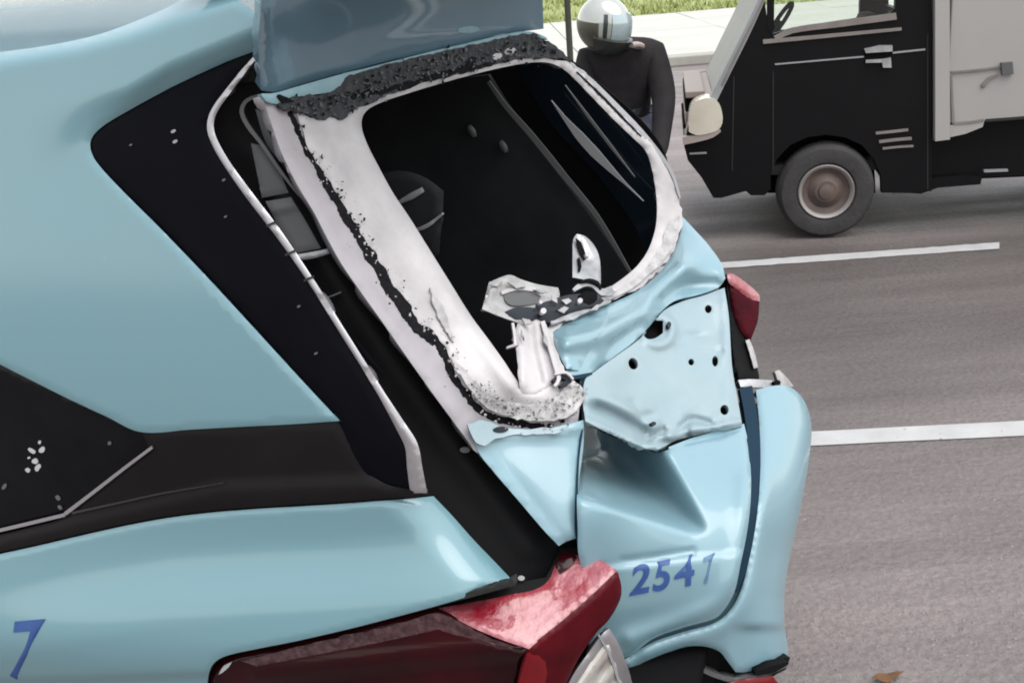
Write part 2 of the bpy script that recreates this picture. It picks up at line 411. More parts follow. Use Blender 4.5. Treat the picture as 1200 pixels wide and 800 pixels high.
def ground(px, py, z=0.):
    d = rays([px], [py])[0]; return CAM + d*((z-CAMH)/d[2])
M['road_paint'] = mat('road_paint', (.72, .71, .71), .65, noise=(7, .7, (.55, .54, .54)), specks=(30, -.2, (.35, .33, .33)))
def marking(p0, p1, q0, q1, ext0=0, ext1=0, name='road_marking', label=None):
    """edge lines p0-p1 (far side) and q0-q1 (near side) in image units, lengthened at either end in metres"""
    a, b, c, d = (ground(*k) for k in (p0, p1, q1, q0)); u = (b-a)/np.linalg.norm(b-a); a = a-u*ext0; d = d-u*ext0; b = b+u*ext1; c = c+u*ext1
    n = 60; top = [a+(b-a)*k/n for k in range(n+1)]; bot = [d+(c-d)*k/n for k in range(n+1)]
    bm = bmesh.new(); zz = Vector((0, 0, .004)); r = random.Random(3)
    T = [bm.verts.new(Vector(p)+zz+Vector((0, r.gauss(0, .003), 0))) for p in top]; B = [bm.verts.new(Vector(p)+zz+Vector((0, r.gauss(0, .003), 0))) for p in bot]
    for k in range(n): bm.faces.new((B[k], B[k+1], T[k+1], T[k]))
    o = bm_obj(name, bm, M['road_paint'], smooth=False); tag(o, label, None, kind='structure')
marking((858, 307), (1171, 284.5), (856, 314), (1171, 292), 1.4, 0, label='thin white lane dash passing in front of the van')
marking((950, 506), (1200, 494), (950, 523), (1200, 511), 6, 9, label='broad white lane line beside the taxi bumper')

# pale concrete pavement beyond the road and the grass behind it
M['slab'] = mat('pale_concrete', (.80, .78, .72), .85, noise=(.8, .8, (.70, .68, .62)), bump=(30, .2))
M['kerb'] = mat('kerb_stone', (.58, .55, .50), .8, noise=(3, .7, (.45, .42, .38)))
M['grass'] = mat('bank_grass', (.38, .43, .13), .9, noise=(.9, .9, (.50, .54, .22)), bump=(12, .9))
PV0, PV1 = 17.3, 27.2
bm = bmesh.new(); add_box(bm, (10, (PV0+PV1)/2, .05), (80, PV1-PV0, .10)); pv = bm_obj('pavement', bm, M['slab'], None, False); tag(pv, 'wide pale concrete pavement beyond the road', None, kind='structure')
pm = km = None; rr_ = random.Random(2)
for k in range(-6, 14):
    for j in range(4):
        if pm is None: bm = bmesh.new(); add_box(bm, (0, 0, 0), (2.985, 2.405, .06), .006); o = bm_obj('concrete_slab', bm, M['slab'], pv, False); pm = o.data
        else: o = link('concrete_slab', pm, None, pv)
        o.location = (k*3.0, PV0+.35+1.2+j*2.42, .115+rr_.uniform(-.006, .006))
    for q in range(3):
        if km is None: bm = bmesh.new(); add_box(bm, (0, 0, .075), (.985, .30, .15), .02); o = bm_obj('kerb_stone', bm, M['kerb'], pv, False); km = o.data
        else: o = link('kerb_stone', km, None, pv)
        o.location = (k*3.0-1+q, PV0+.1, rr_.uniform(-.004, .004))
bm = bmesh.new(); nx, ny = 70, 22; grid = []
gz = lambda x, y: .12+.055*max(0, y-PV1)+.05*math.sin(x*1.1+y)+.03*math.sin(x*2.7-y*1.7)
for j in range(ny):
    row = []
    for i in range(nx):
        x = -30+i*1.5; y = PV1-.05+j*j*.22+j*.3; row.append(bm.verts.new((x, y, gz(x, y) if j else .05)))
    grid.append(row)
for j in range(ny-1):
    for i in range(nx-1): bm.faces.new((grid[j][i], grid[j][i+1], grid[j+1][i+1], grid[j+1][i]))
tag(bm_obj('grass_bank', bm, M['grass']), 'green grass rising behind the pale pavement', None, kind='structure')
bm = bmesh.new(); r = random.Random(5)
for k in range(9000):
    x = r.uniform(-1, 20); y = PV1+.1+r.random()**1.5*14; z = gz(x, y)
    h = r.uniform(.06, .2); a = r.uniform(0, 6.28); ww = r.uniform(.02, .045); dx, dy = math.cos(a)*ww, math.sin(a)*ww
    bm.faces.new([bm.verts.new(p) for p in ((x-dx, y-dy, z-.03), (x+dx, y+dy, z-.03), (x+r.gauss(0, .08), y+r.gauss(0, .08), z+h))])
M['blade'] = mat('grass_blades', (.38, .45, .12), .8, noise=(2, .9, (.52, .56, .22)))
tag(bm_obj('grass', bm, M['blade']), 'short green grass growing on the bank', None, kind='stuff')

# ================================================================== TAXI
taxi = thing('taxi', 'light blue taxi with crushed tailgate, missing rear window and number 2547', 'taxi', tuple(TAXI_O), -TH)
FL = surf_flank
# --- quarter panel
QP = [(-330, 110), (-150, 84), (-20, 64), (40, 56), (90, 47), (130, 36), (190, 12), (235, -10), (262, -10), (282, 3), (298, 13), (310, 24), (308, 42), (305, 58),
      (272, 70), (240, 84), (200, 103), (145, 133), (118, 150), (107, 163), (106, 175), (113, 190), (140, 220), (190, 270), (240, 322), (290, 376), (345, 436), (398, 493),
      (340, 497), (280, 500), (225, 503), (165, 506), (125, 488), (80, 467), (30, 442), (-20, 417), (-160, 350), (-330, 270)]
CREST = np.array([(-340, 128), (-20, 76), (40, 66), (90, 58), (150, 42), (200, 24), (262, 5), (300, -8)], float)
def qp_off(q):
    yc = np.interp(q[:, 0], CREST[:, 0], CREST[:, 1]); up_ = np.clip(yc-q[:, 1], -60, 80)
    r = -.075*np.log1p(np.exp(up_/2.5))*2.5/20.                       # rolls over the rail on to the roof
    sh = np.interp(q[:, 0], [-340, 0, 60, 112, 200, 300], [240, 205, 186, 152, 101, 60])   # edge of the trim and the crease that runs on from it
    d = sh-q[:, 1]
    fade = sstep(0, 190, q[:, 0])
    r += fade*(.030*sstep(-4-np.clip(150-q[:, 0], 0, 200)*.12, 30+np.clip(150-q[:, 0], 0, 200)*.35, d))                                # the rail stands proud, tucked under towards the trim
    r += .008*np.exp(-((q[:, 1]-330)/120.)**2)
    return r
panel('quarter_panel', QP, FL, M['paint'], taxi, off=qp_off, edge=(4, .004), step=6)
# --- roof
bm = bmesh.new(); xs = np.linspace(-3.0, -.66, 26); ys = np.linspace(.115, 1.42, 22); g = []
for x in xs:
    row = []
    for y in ys:
        s = (y-.765)/.66; z = 1.795+.085*(1-s*s)*(1-.25*np.clip((x+1.2)/.7, 0, 1)**2) - .03*max(0, -1.9-x)
        if y < .16: z -= .02*((.16-y)/.045)**2
        row.append(bm.verts.new((x, y, z)))
    g.append(row)
for i in range(len(xs)-1):
    for j in range(len(ys)-1): bm.faces.new((g[i][j], g[i+1][j], g[i+1][j+1], g[i][j+1]))
bmesh.ops.solidify(bm, geom=bm.faces[:], thickness=.012)
bm_obj('roof', bm, M['paint'], taxi, sharp=60)
# --- black pillar trim and belt band (one gloss piece)
CH = [(306, 59), (285, 84), (268, 106), (254, 125), (247, 141), (248, 158), (262, 186), (290, 226), (328, 276), (365, 330), (400, 386), (440, 450), (470, 500), (482, 522), (486, 548), (491, 580)]
TRIM = [(304, 57), (272, 68), (240, 82), (200, 101), (145, 131), (117, 148), (105, 163), (104, 176), (112, 192), (138, 221), (188, 271), (288, 377), (343, 437), (396, 494),
        (420, 545), (455, 580), (486, 580), (483, 548), (479, 524), (466, 501), (436, 451), (396, 387), (361, 331), (324, 277), (286, 228), (258, 188), (244, 160), (243, 141), (250, 123), (265, 104), (282, 82)]
panel('pillar_trim', TRIM, FL, M['gloss_black'], taxi, off=-.003, edge=(5, .004), step=8)
BAND = [(165, 504), (225, 501), (280, 498), (340, 495), (394, 491), (412, 520), (440, 560), (490, 577), (506, 579), (480, 582), (440, 585), (400, 588), (350, 591), (300, 594), (250, 598), (200, 604), (150, 613), (100, 624), (40, 638), (-20, 651), (-330, 720),
        (-330, 690), (-20, 630), (40, 616), (74, 606), (100, 585), (140, 554), (175, 527), (171, 516)]
def band_off(q):
    yb = np.interp(q[:, 0], [0, 100, 200, 260, 420], [627, 603, 580, 566, 560]); return -.004 + .010*sstep(-6, 10, q[:, 1]-yb)
panel('belt_trim', BAND, FL, M['band_black'], taxi, off=band_off, edge=(5, .004), step=7)
WIN = [(-330, 262), (-160, 346), (-20, 413), (30, 438), (80, 463), (125, 485), (160, 503), (172, 514), (174, 524), (140, 550), (100, 581), (74, 602), (30, 615), (-20, 626), (-330, 688)]
wn = panel('side_window', WIN, FL, M['window'], taxi, off=-.010, edge=(4, .003), step=9)
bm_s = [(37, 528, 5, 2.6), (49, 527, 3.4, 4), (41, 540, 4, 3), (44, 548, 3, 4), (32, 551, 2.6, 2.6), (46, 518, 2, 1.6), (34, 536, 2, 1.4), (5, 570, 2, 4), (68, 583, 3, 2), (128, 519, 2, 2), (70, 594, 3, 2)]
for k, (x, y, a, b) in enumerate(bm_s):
    panel('window_reflection', circle(x, y, a, b, 9, .6), FL, M['white_glint'] if k < 7 else M['lining_grey'], wn, off=-.006, thick=.002, step=3, rag=.6, seed=k, corner=80)  # reflections in the glass, painted as pale and grey dabs
for pts, wd in (([(178, 524), (150, 545), (110, 576), (76, 602)], (3.5, 4.5)), ([(-200, 664), (-20, 625.5), (30, 614), (76, 603)], (4, 4)), ([(84, 601), (130, 591), (190, 578), (262, 566)], (2.4, .6))):
    panel('bead_and_crease_light', ribbon(pts, *wd), FL, M['chrome' if wd[0] > 3 else 'crease_light'], taxi, off=.004, thick=.004, step=4, raw=True)  # last ribbon is the belt crease's highlight, drawn as a grey line
# chrome edge of the pillar trim
cw = [3, 6, 7, 8, 8, 9, 9, 8, 7, 7, 7, 7, 8, 12, 17, 20]
chs = panel('pillar_edge', ribbon(CH, cw), FL, M['chrome'], taxi, off=.003, edge=(3, .004), thick=.012, step=4, raw=True)
for x, y in ((318, 263), (340, 297), (362, 327)):
    panel('edge_clip', ribbon([(x-6, y+2), (x+5, y-3)], 2.5), FL, M['rubber'], taxi, off=.006, thick=.003, step=3, raw=True)
# little chips on the black trim
for k, (x, y, a) in enumerate(((203, 154, 3.2), (205, 166, 3.2), (262, 211, 2.4), (264, 254, 2), (350, 359, 2.2), (370, 414, 2.2), (153, 170, 2))):
    panel('paint_chip', circle(x, y, a, a*.6, 8, -.5), FL, M['trim_pale'] if k < 2 else M['lining_grey'], taxi, off=.0, thick=.002, step=3, seed=k, corner=90)
# --- rear fender below the band
FEN = [(-330, 722), (-20, 653), (40, 640), (100, 626), (150, 615), (200, 606), (250, 600), (300, 596), (350, 593), (400, 590), (440, 587), (480, 584), (508, 581), (530, 604), (555, 632), (580, 658), (600, 679),
       (590, 685), (560, 695), (520, 707), (480, 718), (415, 735), (350, 750), (300, 760), (265, 768), (251, 776), (245, 788), (243, 805), (243, 860), (243, 1000), (120, 1010), (-330, 1090)]
def fen_off(q):
    top = np.interp(q[:, 0], [-330, 0, 100, 200, 300, 400, 500], [722, 648, 626, 606, 596, 590, 582])
    s = q[:, 1]-top
    r = .034*sstep(36, 130, s) - .018*np.exp(-(s/26.)**2)*0 - .010*sstep(150, 220, s)
    lo = np.interp(q[:, 0], [-330, 0, 240], [850, 797, 788]); r -= .016*sstep(-4, 8, q[:, 1]-lo)
    ed = np.interp(q[:, 1], [580, 680], [506, 600])
    r -= .060*np.clip(1-(ed-q[:, 0])/72., 0, 1)**2
    return r
fen = panel('fender', FEN, FL, M['paint'], taxi, off=fen_off, edge=(8, .005), step=5)
lettering('number_digit', [('7', (8, 797), (36, -3), (9, -69))], FL, M['blue_print'], fen, off=lambda q: fen_off(q)+.0025)
for k, (x, y, a, b) in enumerate(((86, 352, 9, 12), (84, 374, 8, 3), (112, 286, 16, 3), (272, 409, 4, 4), (172, 326, 5, 4), (82, 252, 7, 4), (24, 214, 6, 3))):
    pass

# --- dark rear door aperture between flank and tailgate
NEAR = [(308, 112, .10), (330, 180, .10), (400, 310, .10), (450, 380, .10), (500, 450, .10), (560, 535, .10), (610, 600, .10), (655, 640, .10)]
AP = TPS([(x, y, .13) for x, y, _ in NEAR]+[(250, 60, .10), (260, 180, .10), (380, 420, .07), (480, 560, .06), (600, 690, .06), (700, 680, .14), (640, 500, .22), (450, 150, .2), (560, 330, .25)])
APER = [(300, 50), (318, 44), (330, 110), (345, 150), (380, 220), (420, 290), (470, 370), (520, 440), (570, 510), (620, 580), (660, 628), (682, 640), (690, 668), (640, 690), (560, 720), (520, 700), (480, 600), (455, 510), (400, 410), (330, 300), (270, 215), (238, 160), (240, 130), (262, 100)]
panel('door_aperture', APER, AP, M['black'], taxi, off=lambda q: -.035 + ridge([(300, 180), (400, 340), (500, 480), (620, 640)], 16, .012)(q), thick=.01, step=9)
panel('aperture_seal', ribbon([(312, 113), (298, 114), (287, 120), (283, 131), (290, 147), (306, 168), (326, 197), (346, 224), (352, 232)], [3, 4, 5, 5, 4, 4, 4, 3, 1]), AP, M['lining_grey'], taxi, off=-.004, thick=.012, step=4, raw=True)
panel('aperture_seal', ribbon([(318, 150), (332, 185), (360, 232), (392, 285), (420, 332)], 9), AP, M['rubber'], taxi, off=-.003, edge=(4, .008), thick=.012, step=4, raw=True)
panel('inner_plate', [(299, 128), (310, 132), (322, 158), (335, 190), (330, 192), (312, 168)], AP, M['lining_grey'], taxi, off=-.018, edge=(3, .003), step=5)
panel('inner_plate', [(294, 168), (308, 172), (326, 198), (338, 226), (322, 229), (307, 232)], AP, M['lining_grey'], taxi, off=-.020, edge=(3, .003), step=5)
panel('inner_plate', [(311, 236), (341, 231), (360, 262), (376, 291), (345, 297), (328, 268)], AP, M['lining_grey'], taxi, off=lambda q: -.016+ridge([(318, 246), (346, 240)], 5, .006)(q), edge=(3, .003), step=5)
panel('latch_bar', ribbon([(345, 302), (366, 299), (386, 294)], [7, 8, 6]), AP, M['trim_pale'], taxi, off=.002, edge=(3, .006), thick=.012, step=3, raw=True)
panel('aperture_rib', ribbon([(352, 362), (400, 342)], [2, 1.5]), AP, M['lining_grey'], taxi, off=-.014, thick=.004, step=3, raw=True)
panel('aperture_glint', ribbon([(416, 396), (430, 415), (448, 436)], [1, 5, 1]), AP, M['gloss_black'], taxi, off=-.012, thick=.004, step=3, raw=True)
panel('screw_head', circle(545, 527, 6, 3.5), AP, M['lining_grey'], taxi, off=-.005, thick=.006, step=3)
panel('screw_head', circle(611, 677, 4, 3), AP, M['trim_pale'], taxi, off=.012, thick=.006, step=3)

# --- tailgate ---------------------------------------------------------------
TG = TPS(NEAR+[(640, 72, 1.15), (690, 108, 1.16), (757, 165, 1.18), (790, 250, 1.18), (635, 36, 1.15), (635, -40, 1.15), (310, -40, .1), (425, 130, .36), (530, 95, .75),
               (850, 325, 1.0), (858, 430, .76), (868, 500, .60), (885, 600, .36), (868, 690, .27), (835, 650, .25), (740, 690, .17), (735, 775, .17), (690, 490, .26), (765, 527, .37),
               (700, 365, .60), (650, 380, .46), (690, 440, .36), (775, 365, .80), (610, 450, .22), (600, 490, .20), (676, 600, .14),
               (950, 490, .74), (945, 540, .60), (925, 640, .42), (925, 775, .32), (870, 790, .27), (800, 760, .22)])
OPEN = [(424, 150), (425, 137), (432, 128), (450, 119), (480, 109), (520, 97), (560, 86), (600, 77), (630, 73), (648, 75), (665, 85), (690, 110), (720, 141), (742, 162), (756, 176), (763, 194), (768, 220), (770, 245), (768, 268), (760, 292), (748, 310), (735, 322), (720, 333),
        (700, 346), (672, 362), (650, 374), (641, 388), (642, 410), (650, 430), (648, 444), (628, 455), (614, 454), (604, 443), (590, 422), (572, 397), (552, 370), (530, 335), (505, 295), (480, 255), (460, 225), (442, 192), (430, 168)]
FR_OUT = [(344, 131), (352, 150), (360, 168), (372, 190), (385, 210), (395, 228), (408, 248), (420, 268), (430, 282), (440, 300), (452, 318), (462, 335), (478, 355), (492, 376), (507, 387), (519, 402), (527, 418), (535, 437), (548, 456), (560, 471), (575, 483), (592, 489), (612, 493), (640, 496), (664, 489), (680, 478), (687, 463), (680, 450), (667, 441), (658, 425), (652, 405), (652, 388), (664, 377), (690, 364),
          (722, 351), (748, 338), (768, 320), (786, 298), (796, 274), (799, 250), (796, 225), (787, 200), (775, 180), (757, 161), (735, 138), (712, 113), (690, 90), (668, 73), (648, 66), (625, 66), (600, 69), (560, 79), (520, 89), (490, 97), (466, 106), (446, 114), (428, 124), (412, 128), (400, 138), (390, 135), (376, 138), (362, 133)]
STRIP = [(307, 112), (317, 142), (330, 179), (348, 216), (368, 249), (385, 282), (402, 312), (425, 345), (450, 380), (478, 420), (505, 458), (530, 492), (548, 516), (560, 531),
         (600, 540), (640, 530), (676, 505), (680, 470), (620, 470), (570, 440), (530, 390), (480, 320), (430, 250), (400, 200), (370, 140), (345, 124), (330, 118)]
tg = panel('tailgate', STRIP, TG, M['primer_grey'], taxi, off=lambda q: .001+ridge([(312, 120), (360, 225), (440, 352), (530, 478)], 10, .005)(q), edge=(5, .005), thick=.02, step=7)
# torn glue bead between strip and frame
c = [(338, 128), (346, 146), (356, 168), (370, 194), (384, 216), (396, 236), (408, 256), (420, 276), (432, 296), (446, 318), (458, 336), (474, 358), (490, 380), (506, 392), (516, 404), (524, 422), (534, 442), (548, 462), (562, 478), (580, 488), (602, 494), (640, 499), (662, 493)]
panel('glue_bead', ribbon(c, list(np.array([6, 9, 7, 12, 8, 10, 15, 11, 15, 13, 12, 17, 14, 16, 21, 18, 22, 19, 21, 14, 11, 16, 12, 14, 11, 13, 12, 10, 9, 7, 3])), None, 2.4), TG, M['glue'], tg, off=.006, edge=(5, .006), thick=.008, step=4, raw=True, rag=1.0, seed=4)
# window frame
def fr_off(q):
    d = dist_line(q, np.array(OPEN, float), True)
    return .014 + .007*np.exp(-((d-9)/7.)**2) + .012*ridge([(425, 168), (470, 255), (525, 345), (596, 450)], 12, 1)(q) - .006*ridge([(392, 170), (440, 270), (500, 350)], 14, 1)(q)
frp = ragged(smooth_outline(FR_OUT, 5), 1.5, 8)
fr = panel('window_frame', frp, TG, M['primer'], tg, off=fr_off, edge=(5, .008), thick=.022, step=6, raw=True, holes=[OPEN])
# gritty glue left on the lower bend and right lip
panel('glue_residue', [(528, 418), (540, 428), (556, 446), (574, 462), (596, 470), (625, 474), (650, 466), (664, 452), (680, 452), (686, 464), (679, 477), (663, 488), (640, 494), (612, 491), (592, 487), (576, 481), (561, 469), (549, 454), (536, 436)], TG, M['primer_grit'], tg, off=lambda q: .024+rng.normal(0, .0012, len(q)), thick=.004, step=5, rag=1.2, seed=11)
panel('glue_residue', [(797, 252), (794, 274), (783, 298), (765, 318), (744, 336), (718, 349), (690, 362), (664, 374), (676, 363), (700, 352), (724, 340), (748, 322), (764, 305), (776, 285), (784, 262)], TG, M['primer_grit'], tg, off=lambda q: .024+rng.normal(0, .0012, len(q)), thick=.004, step=5, rag=.8, seed=12)
panel('glue_residue', [(503, 336), (508, 345), (516, 352), (522, 366), (528, 384), (532, 402), (526, 396), (518, 380), (510, 362)], TG, M['primer_grit'], tg, off=.022, thick=.003, step=4, rag=1.2, seed=13)
panel('scratch', ribbon([(488, 288), (499, 306)], [1, 4]), TG, M['lining_grey'], tg, off=.0235, thick=.001, step=3, raw=True)
# upper tailgate panel with an added slab to shade it, its flange and grey glue band
UP = [(306, 106), (303, 60), (305, 20), (309, -20), (312, -70), (634, -80), (636, 0), (637, 34), (622, 36), (590, 40), (560, 47), (500, 61), (450, 73), (400, 86), (350, 100), (322, 108)]
def up_off(q):
    b = np.interp(q[:, 0], [306, 400, 500, 620], [108, 86, 61, 37]); s = b-q[:, 1]
    return .028 + .06*2.2*sstep(0, 130, s) - .018*np.exp(-(s/14.)**2) + .012*ridge([(418, -30), (416, 18), (380, 48), (366, 70), (368, 98)], 14, 1, True)(q)*0 - .010*sstep(360, 430, q[:, 0]-(-q[:, 1])*.5)
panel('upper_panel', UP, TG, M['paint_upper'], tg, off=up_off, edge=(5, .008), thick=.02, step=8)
bm = bmesh.new(); add_prism(bm, [(-.70, 1.895), (-.26, 1.89), (-.24, 1.90), (-.27, 1.925), (-.70, 1.93)], .10, 1.32); bmesh.ops.bevel(bm, geom=[e for e in bm.edges if len(e.link_faces) == 2 and e.calc_face_angle(0) > .9], offset=.01, segments=2, affect='EDGES'); bm_obj('spoiler_shade', bm, M['paint'], tg)  # unseen slab above the view, added to shade the upper panel
panel('panel_flange', [(306, 110), (322, 109), (350, 101), (400, 87), (430, 80), (500, 62), (560, 48), (590, 41), (620, 37), (640, 44), (642, 47), (618, 41), (590, 45), (560, 53), (500, 67), (450, 79), (414, 88), (404, 100), (392, 107), (362, 112), (338, 117), (328, 122), (312, 119)], TG, M['smudge'], tg, off=.020, edge=(3, .004), thick=.012, step=5)
GB = [(326, 121), (345, 114), (370, 111), (392, 106), (403, 92), (420, 86), (450, 77), (500, 65), (560, 51), (595, 44), (620, 40), (640, 47), (655, 57), (669, 73), (655, 68), (640, 67), (600, 71), (560, 81), (520, 91), (490, 99), (468, 107), (450, 113), (430, 123), (415, 127), (402, 140), (390, 136), (378, 140), (365, 135), (350, 132), (340, 130), (330, 126)]
panel('glue_band', GB, TG, M['glue_band'], tg, off=lambda q: .019+rng.normal(0, .0012, len(q)), thick=.006, step=3, rag=1.0, seed=21)
panel('glue_bead', ribbon([(412, 116), (440, 108), (470, 101), (500, 93), (540, 83), (590, 71)], [5, 9, 8, 8, 6, 3]), TG, M['glue'], tg, off=.0225, edge=(4, .004), thick=.004, step=4, raw=True, rag=1.1, seed=22)
panel('glue_bead', ribbon([(327, 112), (334, 117), (344, 118)], [3, 7, 3]), TG, M['glue'], tg, off=.026, thick=.004, step=3, raw=True, rag=.6)
for x, y, a in ((583, 66, 6), (598, 60, 7)): panel('primer_fleck', circle(x, y, a, 4, 10, -.3), TG, M['primer'], tg, off=.0235, thick=.003, step=3, rag=.5)
panel('scuff', circle(549, 35, 13, 4, 12, -.05), TG, M['smudge'], tg, off=lambda q: up_off(q)+.002, thick=.001, step=4)
# outer right lip beading
panel('frame_edge', ribbon([(668, 74), (690, 92), (722, 124), (752, 155), (775, 183), (788, 204), (797, 232)], [2, 5, 6, 6, 5, 4, 2]), TG, M['trim_pale'], tg, off=.020, thick=.012, edge=(3, .004), step=4, raw=True)
panel('glue_bead', ribbon([(676, 84), (706, 113), (734, 142), (752, 160)], [1, 2.4, 2.4, 1]), TG, M['glue'], tg, off=.0235, thick=.002, step=4, raw=True)
# folded band under the opening
FOLD = [(652, 388), (664, 378), (690, 366), (722, 353), (750, 339), (770, 322), (787, 300), (797, 276), (800, 254), (813, 268), (831, 288), (846, 310), (850, 326), (843, 336), (820, 345), (792, 352), (777, 363), (762, 381), (747, 397), (722, 416), (694, 436), (676, 441), (664, 434), (656, 412)]
def fold_off(q):
    x, y = q[:, 0], q[:, 1]
    r = .030*np.exp(-(dist_line(q, PLN([(665, 400), (700, 392), (745, 372), (775, 340), (800, 312)]))/13.)**2)
    r -= .014*np.exp(-(dist_line(q, PLN([(706, 430), (722, 402), (748, 380)]))/9.)**2)
    r -= .020*np.exp(-(dist_line(q, PLN([(775, 352), (790, 340), (806, 336), (840, 334)]))/9.)**2)
    r += .022*np.exp(-(((x-815)/22.)**2+((y-300)/20.)**2))
    return .008+1.9*r
panel('folded_panel', FOLD, TG, M['paint_rear'], tg, off=fold_off, edge=(4, .008), thick=.006, step=5)
panel('fold_shadow_lip', ribbon([(646, 378), (664, 372), (690, 362), (716, 352)], [3, 6, 5, 3]), TG, M['steel'], tg, off=.034, thick=.006, step=4, raw=True, rag=.5)
# number plate recess
PL = [(686, 444), (696, 436), (722, 417), (748, 398), (764, 381), (778, 364), (800, 353), (825, 346), (849, 337), (854, 370), (858, 430), (864, 465), (870, 499), (850, 504), (820, 509), (792, 516), (767, 527), (745, 520), (715, 508), (686, 493), (683, 470)]
def pl_off(q):
    x, y = q[:, 0], q[:, 1]
    g = lambda p, w_, h: h*np.exp(-(dist_line(q, PLN(p))/w_)**2)
    r = .006+g([(684, 491), (716, 506), (757, 523), (772, 524)], 4, .024)
    r += g([(700, 477), (728, 490), (753, 505)], 7, -.036)+g([(690, 466), (716, 470), (742, 484)], 8, .012)
    r += .022*np.exp(-(((x-766)/8.)**2+((y-497)/7.)**2)) + .024*np.exp(-(((x-785)/6.)**2+((y-510)/5.)**2))
    r += g([(752, 518), (770, 508), (778, 503)], 3.2, -.026)+g([(772, 518), (790, 517), (806, 511)], 3, -.018)
    r += g([(798, 500), (812, 491), (832, 496)], 4, -.022)+g([(812, 503), (840, 500), (868, 493)], 4, .020)+g([(806, 510), (832, 506), (856, 501)], 2.6, -.018)
    r += g([(742, 470), (752, 486), (764, 488)], 5, -.010)+g([(800, 480), (820, 470), (836, 480)], 7, .010)
    rr = np.hypot(x-771, (y-387)); r += .024*np.exp(-((rr-17)/6.)**2)
    r -= .014*np.exp(-(((x-812)/16.)**2+((y-394)/6.)**2)); r += g([(795, 408), (820, 413), (845, 411)], 4, -.008)
    r += .012*np.exp(-((x-852)/8.)**2)
    r += .006*np.sin(x*.06+y*.03)*np.sin(y*.07-1)
    return r
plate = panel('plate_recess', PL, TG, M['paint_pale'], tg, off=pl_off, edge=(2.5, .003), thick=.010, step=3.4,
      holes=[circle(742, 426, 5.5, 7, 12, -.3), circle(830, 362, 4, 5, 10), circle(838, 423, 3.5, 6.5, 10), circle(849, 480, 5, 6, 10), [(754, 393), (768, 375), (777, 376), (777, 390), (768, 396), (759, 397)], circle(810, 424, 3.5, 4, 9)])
panel('dark_backing', [(684, 500), (770, 535), (870, 505), (900, 452), (930, 470), (915, 640), (890, 740), (850, 745), (745, 785), (700, 700), (684, 640)], TG, M['void'], tg, off=-.42, thick=.01, step=14)  # black sheet added behind the gaps to stand for the dark inside
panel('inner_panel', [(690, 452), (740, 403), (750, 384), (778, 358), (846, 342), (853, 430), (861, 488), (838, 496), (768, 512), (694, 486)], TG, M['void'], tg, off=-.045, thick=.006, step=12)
panel('bolt', circle(784, 380, 2.6, 3.4), TG, M['mech'], tg, off=.04, thick=.006, step=3)
panel('bolt', circle(766, 496, 3, 2.4), TG, M['mech'], tg, off=.048, thick=.006, step=3)
# lower dented panel
LOW = [(684, 496), (715, 510), (745, 522), (767, 530), (800, 521), (840, 512), (873, 502), (879, 540), (880, 580), (876, 620), (868, 660), (861, 692), (850, 712), (838, 724), (800, 735), (765, 748), (738, 768), (715, 770), (690, 760), (690, 690), (678, 650), (677, 620), (676, 590), (677, 560), (681, 525)]
A1 = np.array((782., 520)); B1 = np.array((830., 614)); AXL = (B1-A1)/np.linalg.norm(B1-A1); LN = np.array((AXL[1], -AXL[0]))*-1
def low_off(q):
    s = (q-A1)@AXL; L = np.linalg.norm(B1-A1); k = np.clip(1-s/(L*1.06), 0, 1.25); side = (q-A1)@LN      # side > 0: left of the crease
    wv = 12+62*k; a = side/wv
    prof = np.where(a < 0, 0, np.where(a < .75, -sstep(0, .75, a), -1+1.15*sstep(.75, 1.9, a)))
    r = .25*prof*k - .02*np.exp(-(dist_line(q, PLN([(690, 499), (715, 510), (745, 522)]))/13.)**2)
    r += .016*np.exp(-(((q[:, 0]-706)/26.)**2+((q[:, 1]-590)/45.)**2))
    lo = .5*(np.interp(q[:, 0], [690, 830], [655, 640]))
    r -= .008*np.exp(-(dist_line(q, PLN([(730, 657), (770, 652), (812, 645)]))/4.)**2)
    r += .010*sstep(0, 12, q[:, 1]-np.interp(q[:, 0], [690, 815, 880], [662, 646, 640]))
    r -= .010*sstep(20, 60, q[:, 1]-np.interp(q[:, 0], [690, 815, 880], [690, 676, 640]))
    r += .014*np.exp(-(dist_line(q, PLN([(875, 560), (868, 640), (848, 700), (800, 726), (740, 748)]))/12.)**2)
    return .004 + r
low = panel('lower_panel', LOW, TG, M['paint_rear'], tg, off=low_off, edge=(9, .008), thick=.006, step=4)
LT = lambda q: low_off(q)+.0025
lettering('number_digit', [('2', (738, 698), (22, -4), (5, -36)), ('5', (765, 694), (19, -4), (3, -36)), ('4', (790, 690), (23, -5), (2, -37))], TG, M['blue_print'], low, off=LT)
lettering('number_digit', [('7', (824, 686), (13, -6), (1, -33))], TG, M['blue_faded'], low, off=LT)
# left lower wing of the tailgate
SIDE = [(552, 500), (572, 500), (600, 504), (640, 502), (684, 492), (684, 520), (679, 560), (677, 600), (676, 630), (664, 634), (655, 639), (640, 624), (610, 589), (580, 554), (560, 528)]
panel('side_wing', SIDE, TG, M['paint_rear'], tg, off=lambda q: .008 + .014*np.exp(-(dist_line(q, PLN([(548, 500), (600, 505), (680, 496)]))/11.)**2)-.006*np.exp(-(dist_line(q, PLN([(570, 520), (665, 640)]))/8.)**2), edge=(4, .006), thick=.008, step=6)
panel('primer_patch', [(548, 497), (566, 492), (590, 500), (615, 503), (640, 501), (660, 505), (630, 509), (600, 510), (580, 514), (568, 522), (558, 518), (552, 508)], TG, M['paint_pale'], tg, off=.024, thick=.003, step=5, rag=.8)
panel('drain_hole', circle(587, 503, 9, 3.5, 12, -.05), TG, M['mech'], tg, off=.0265, thick=.002, step=3)
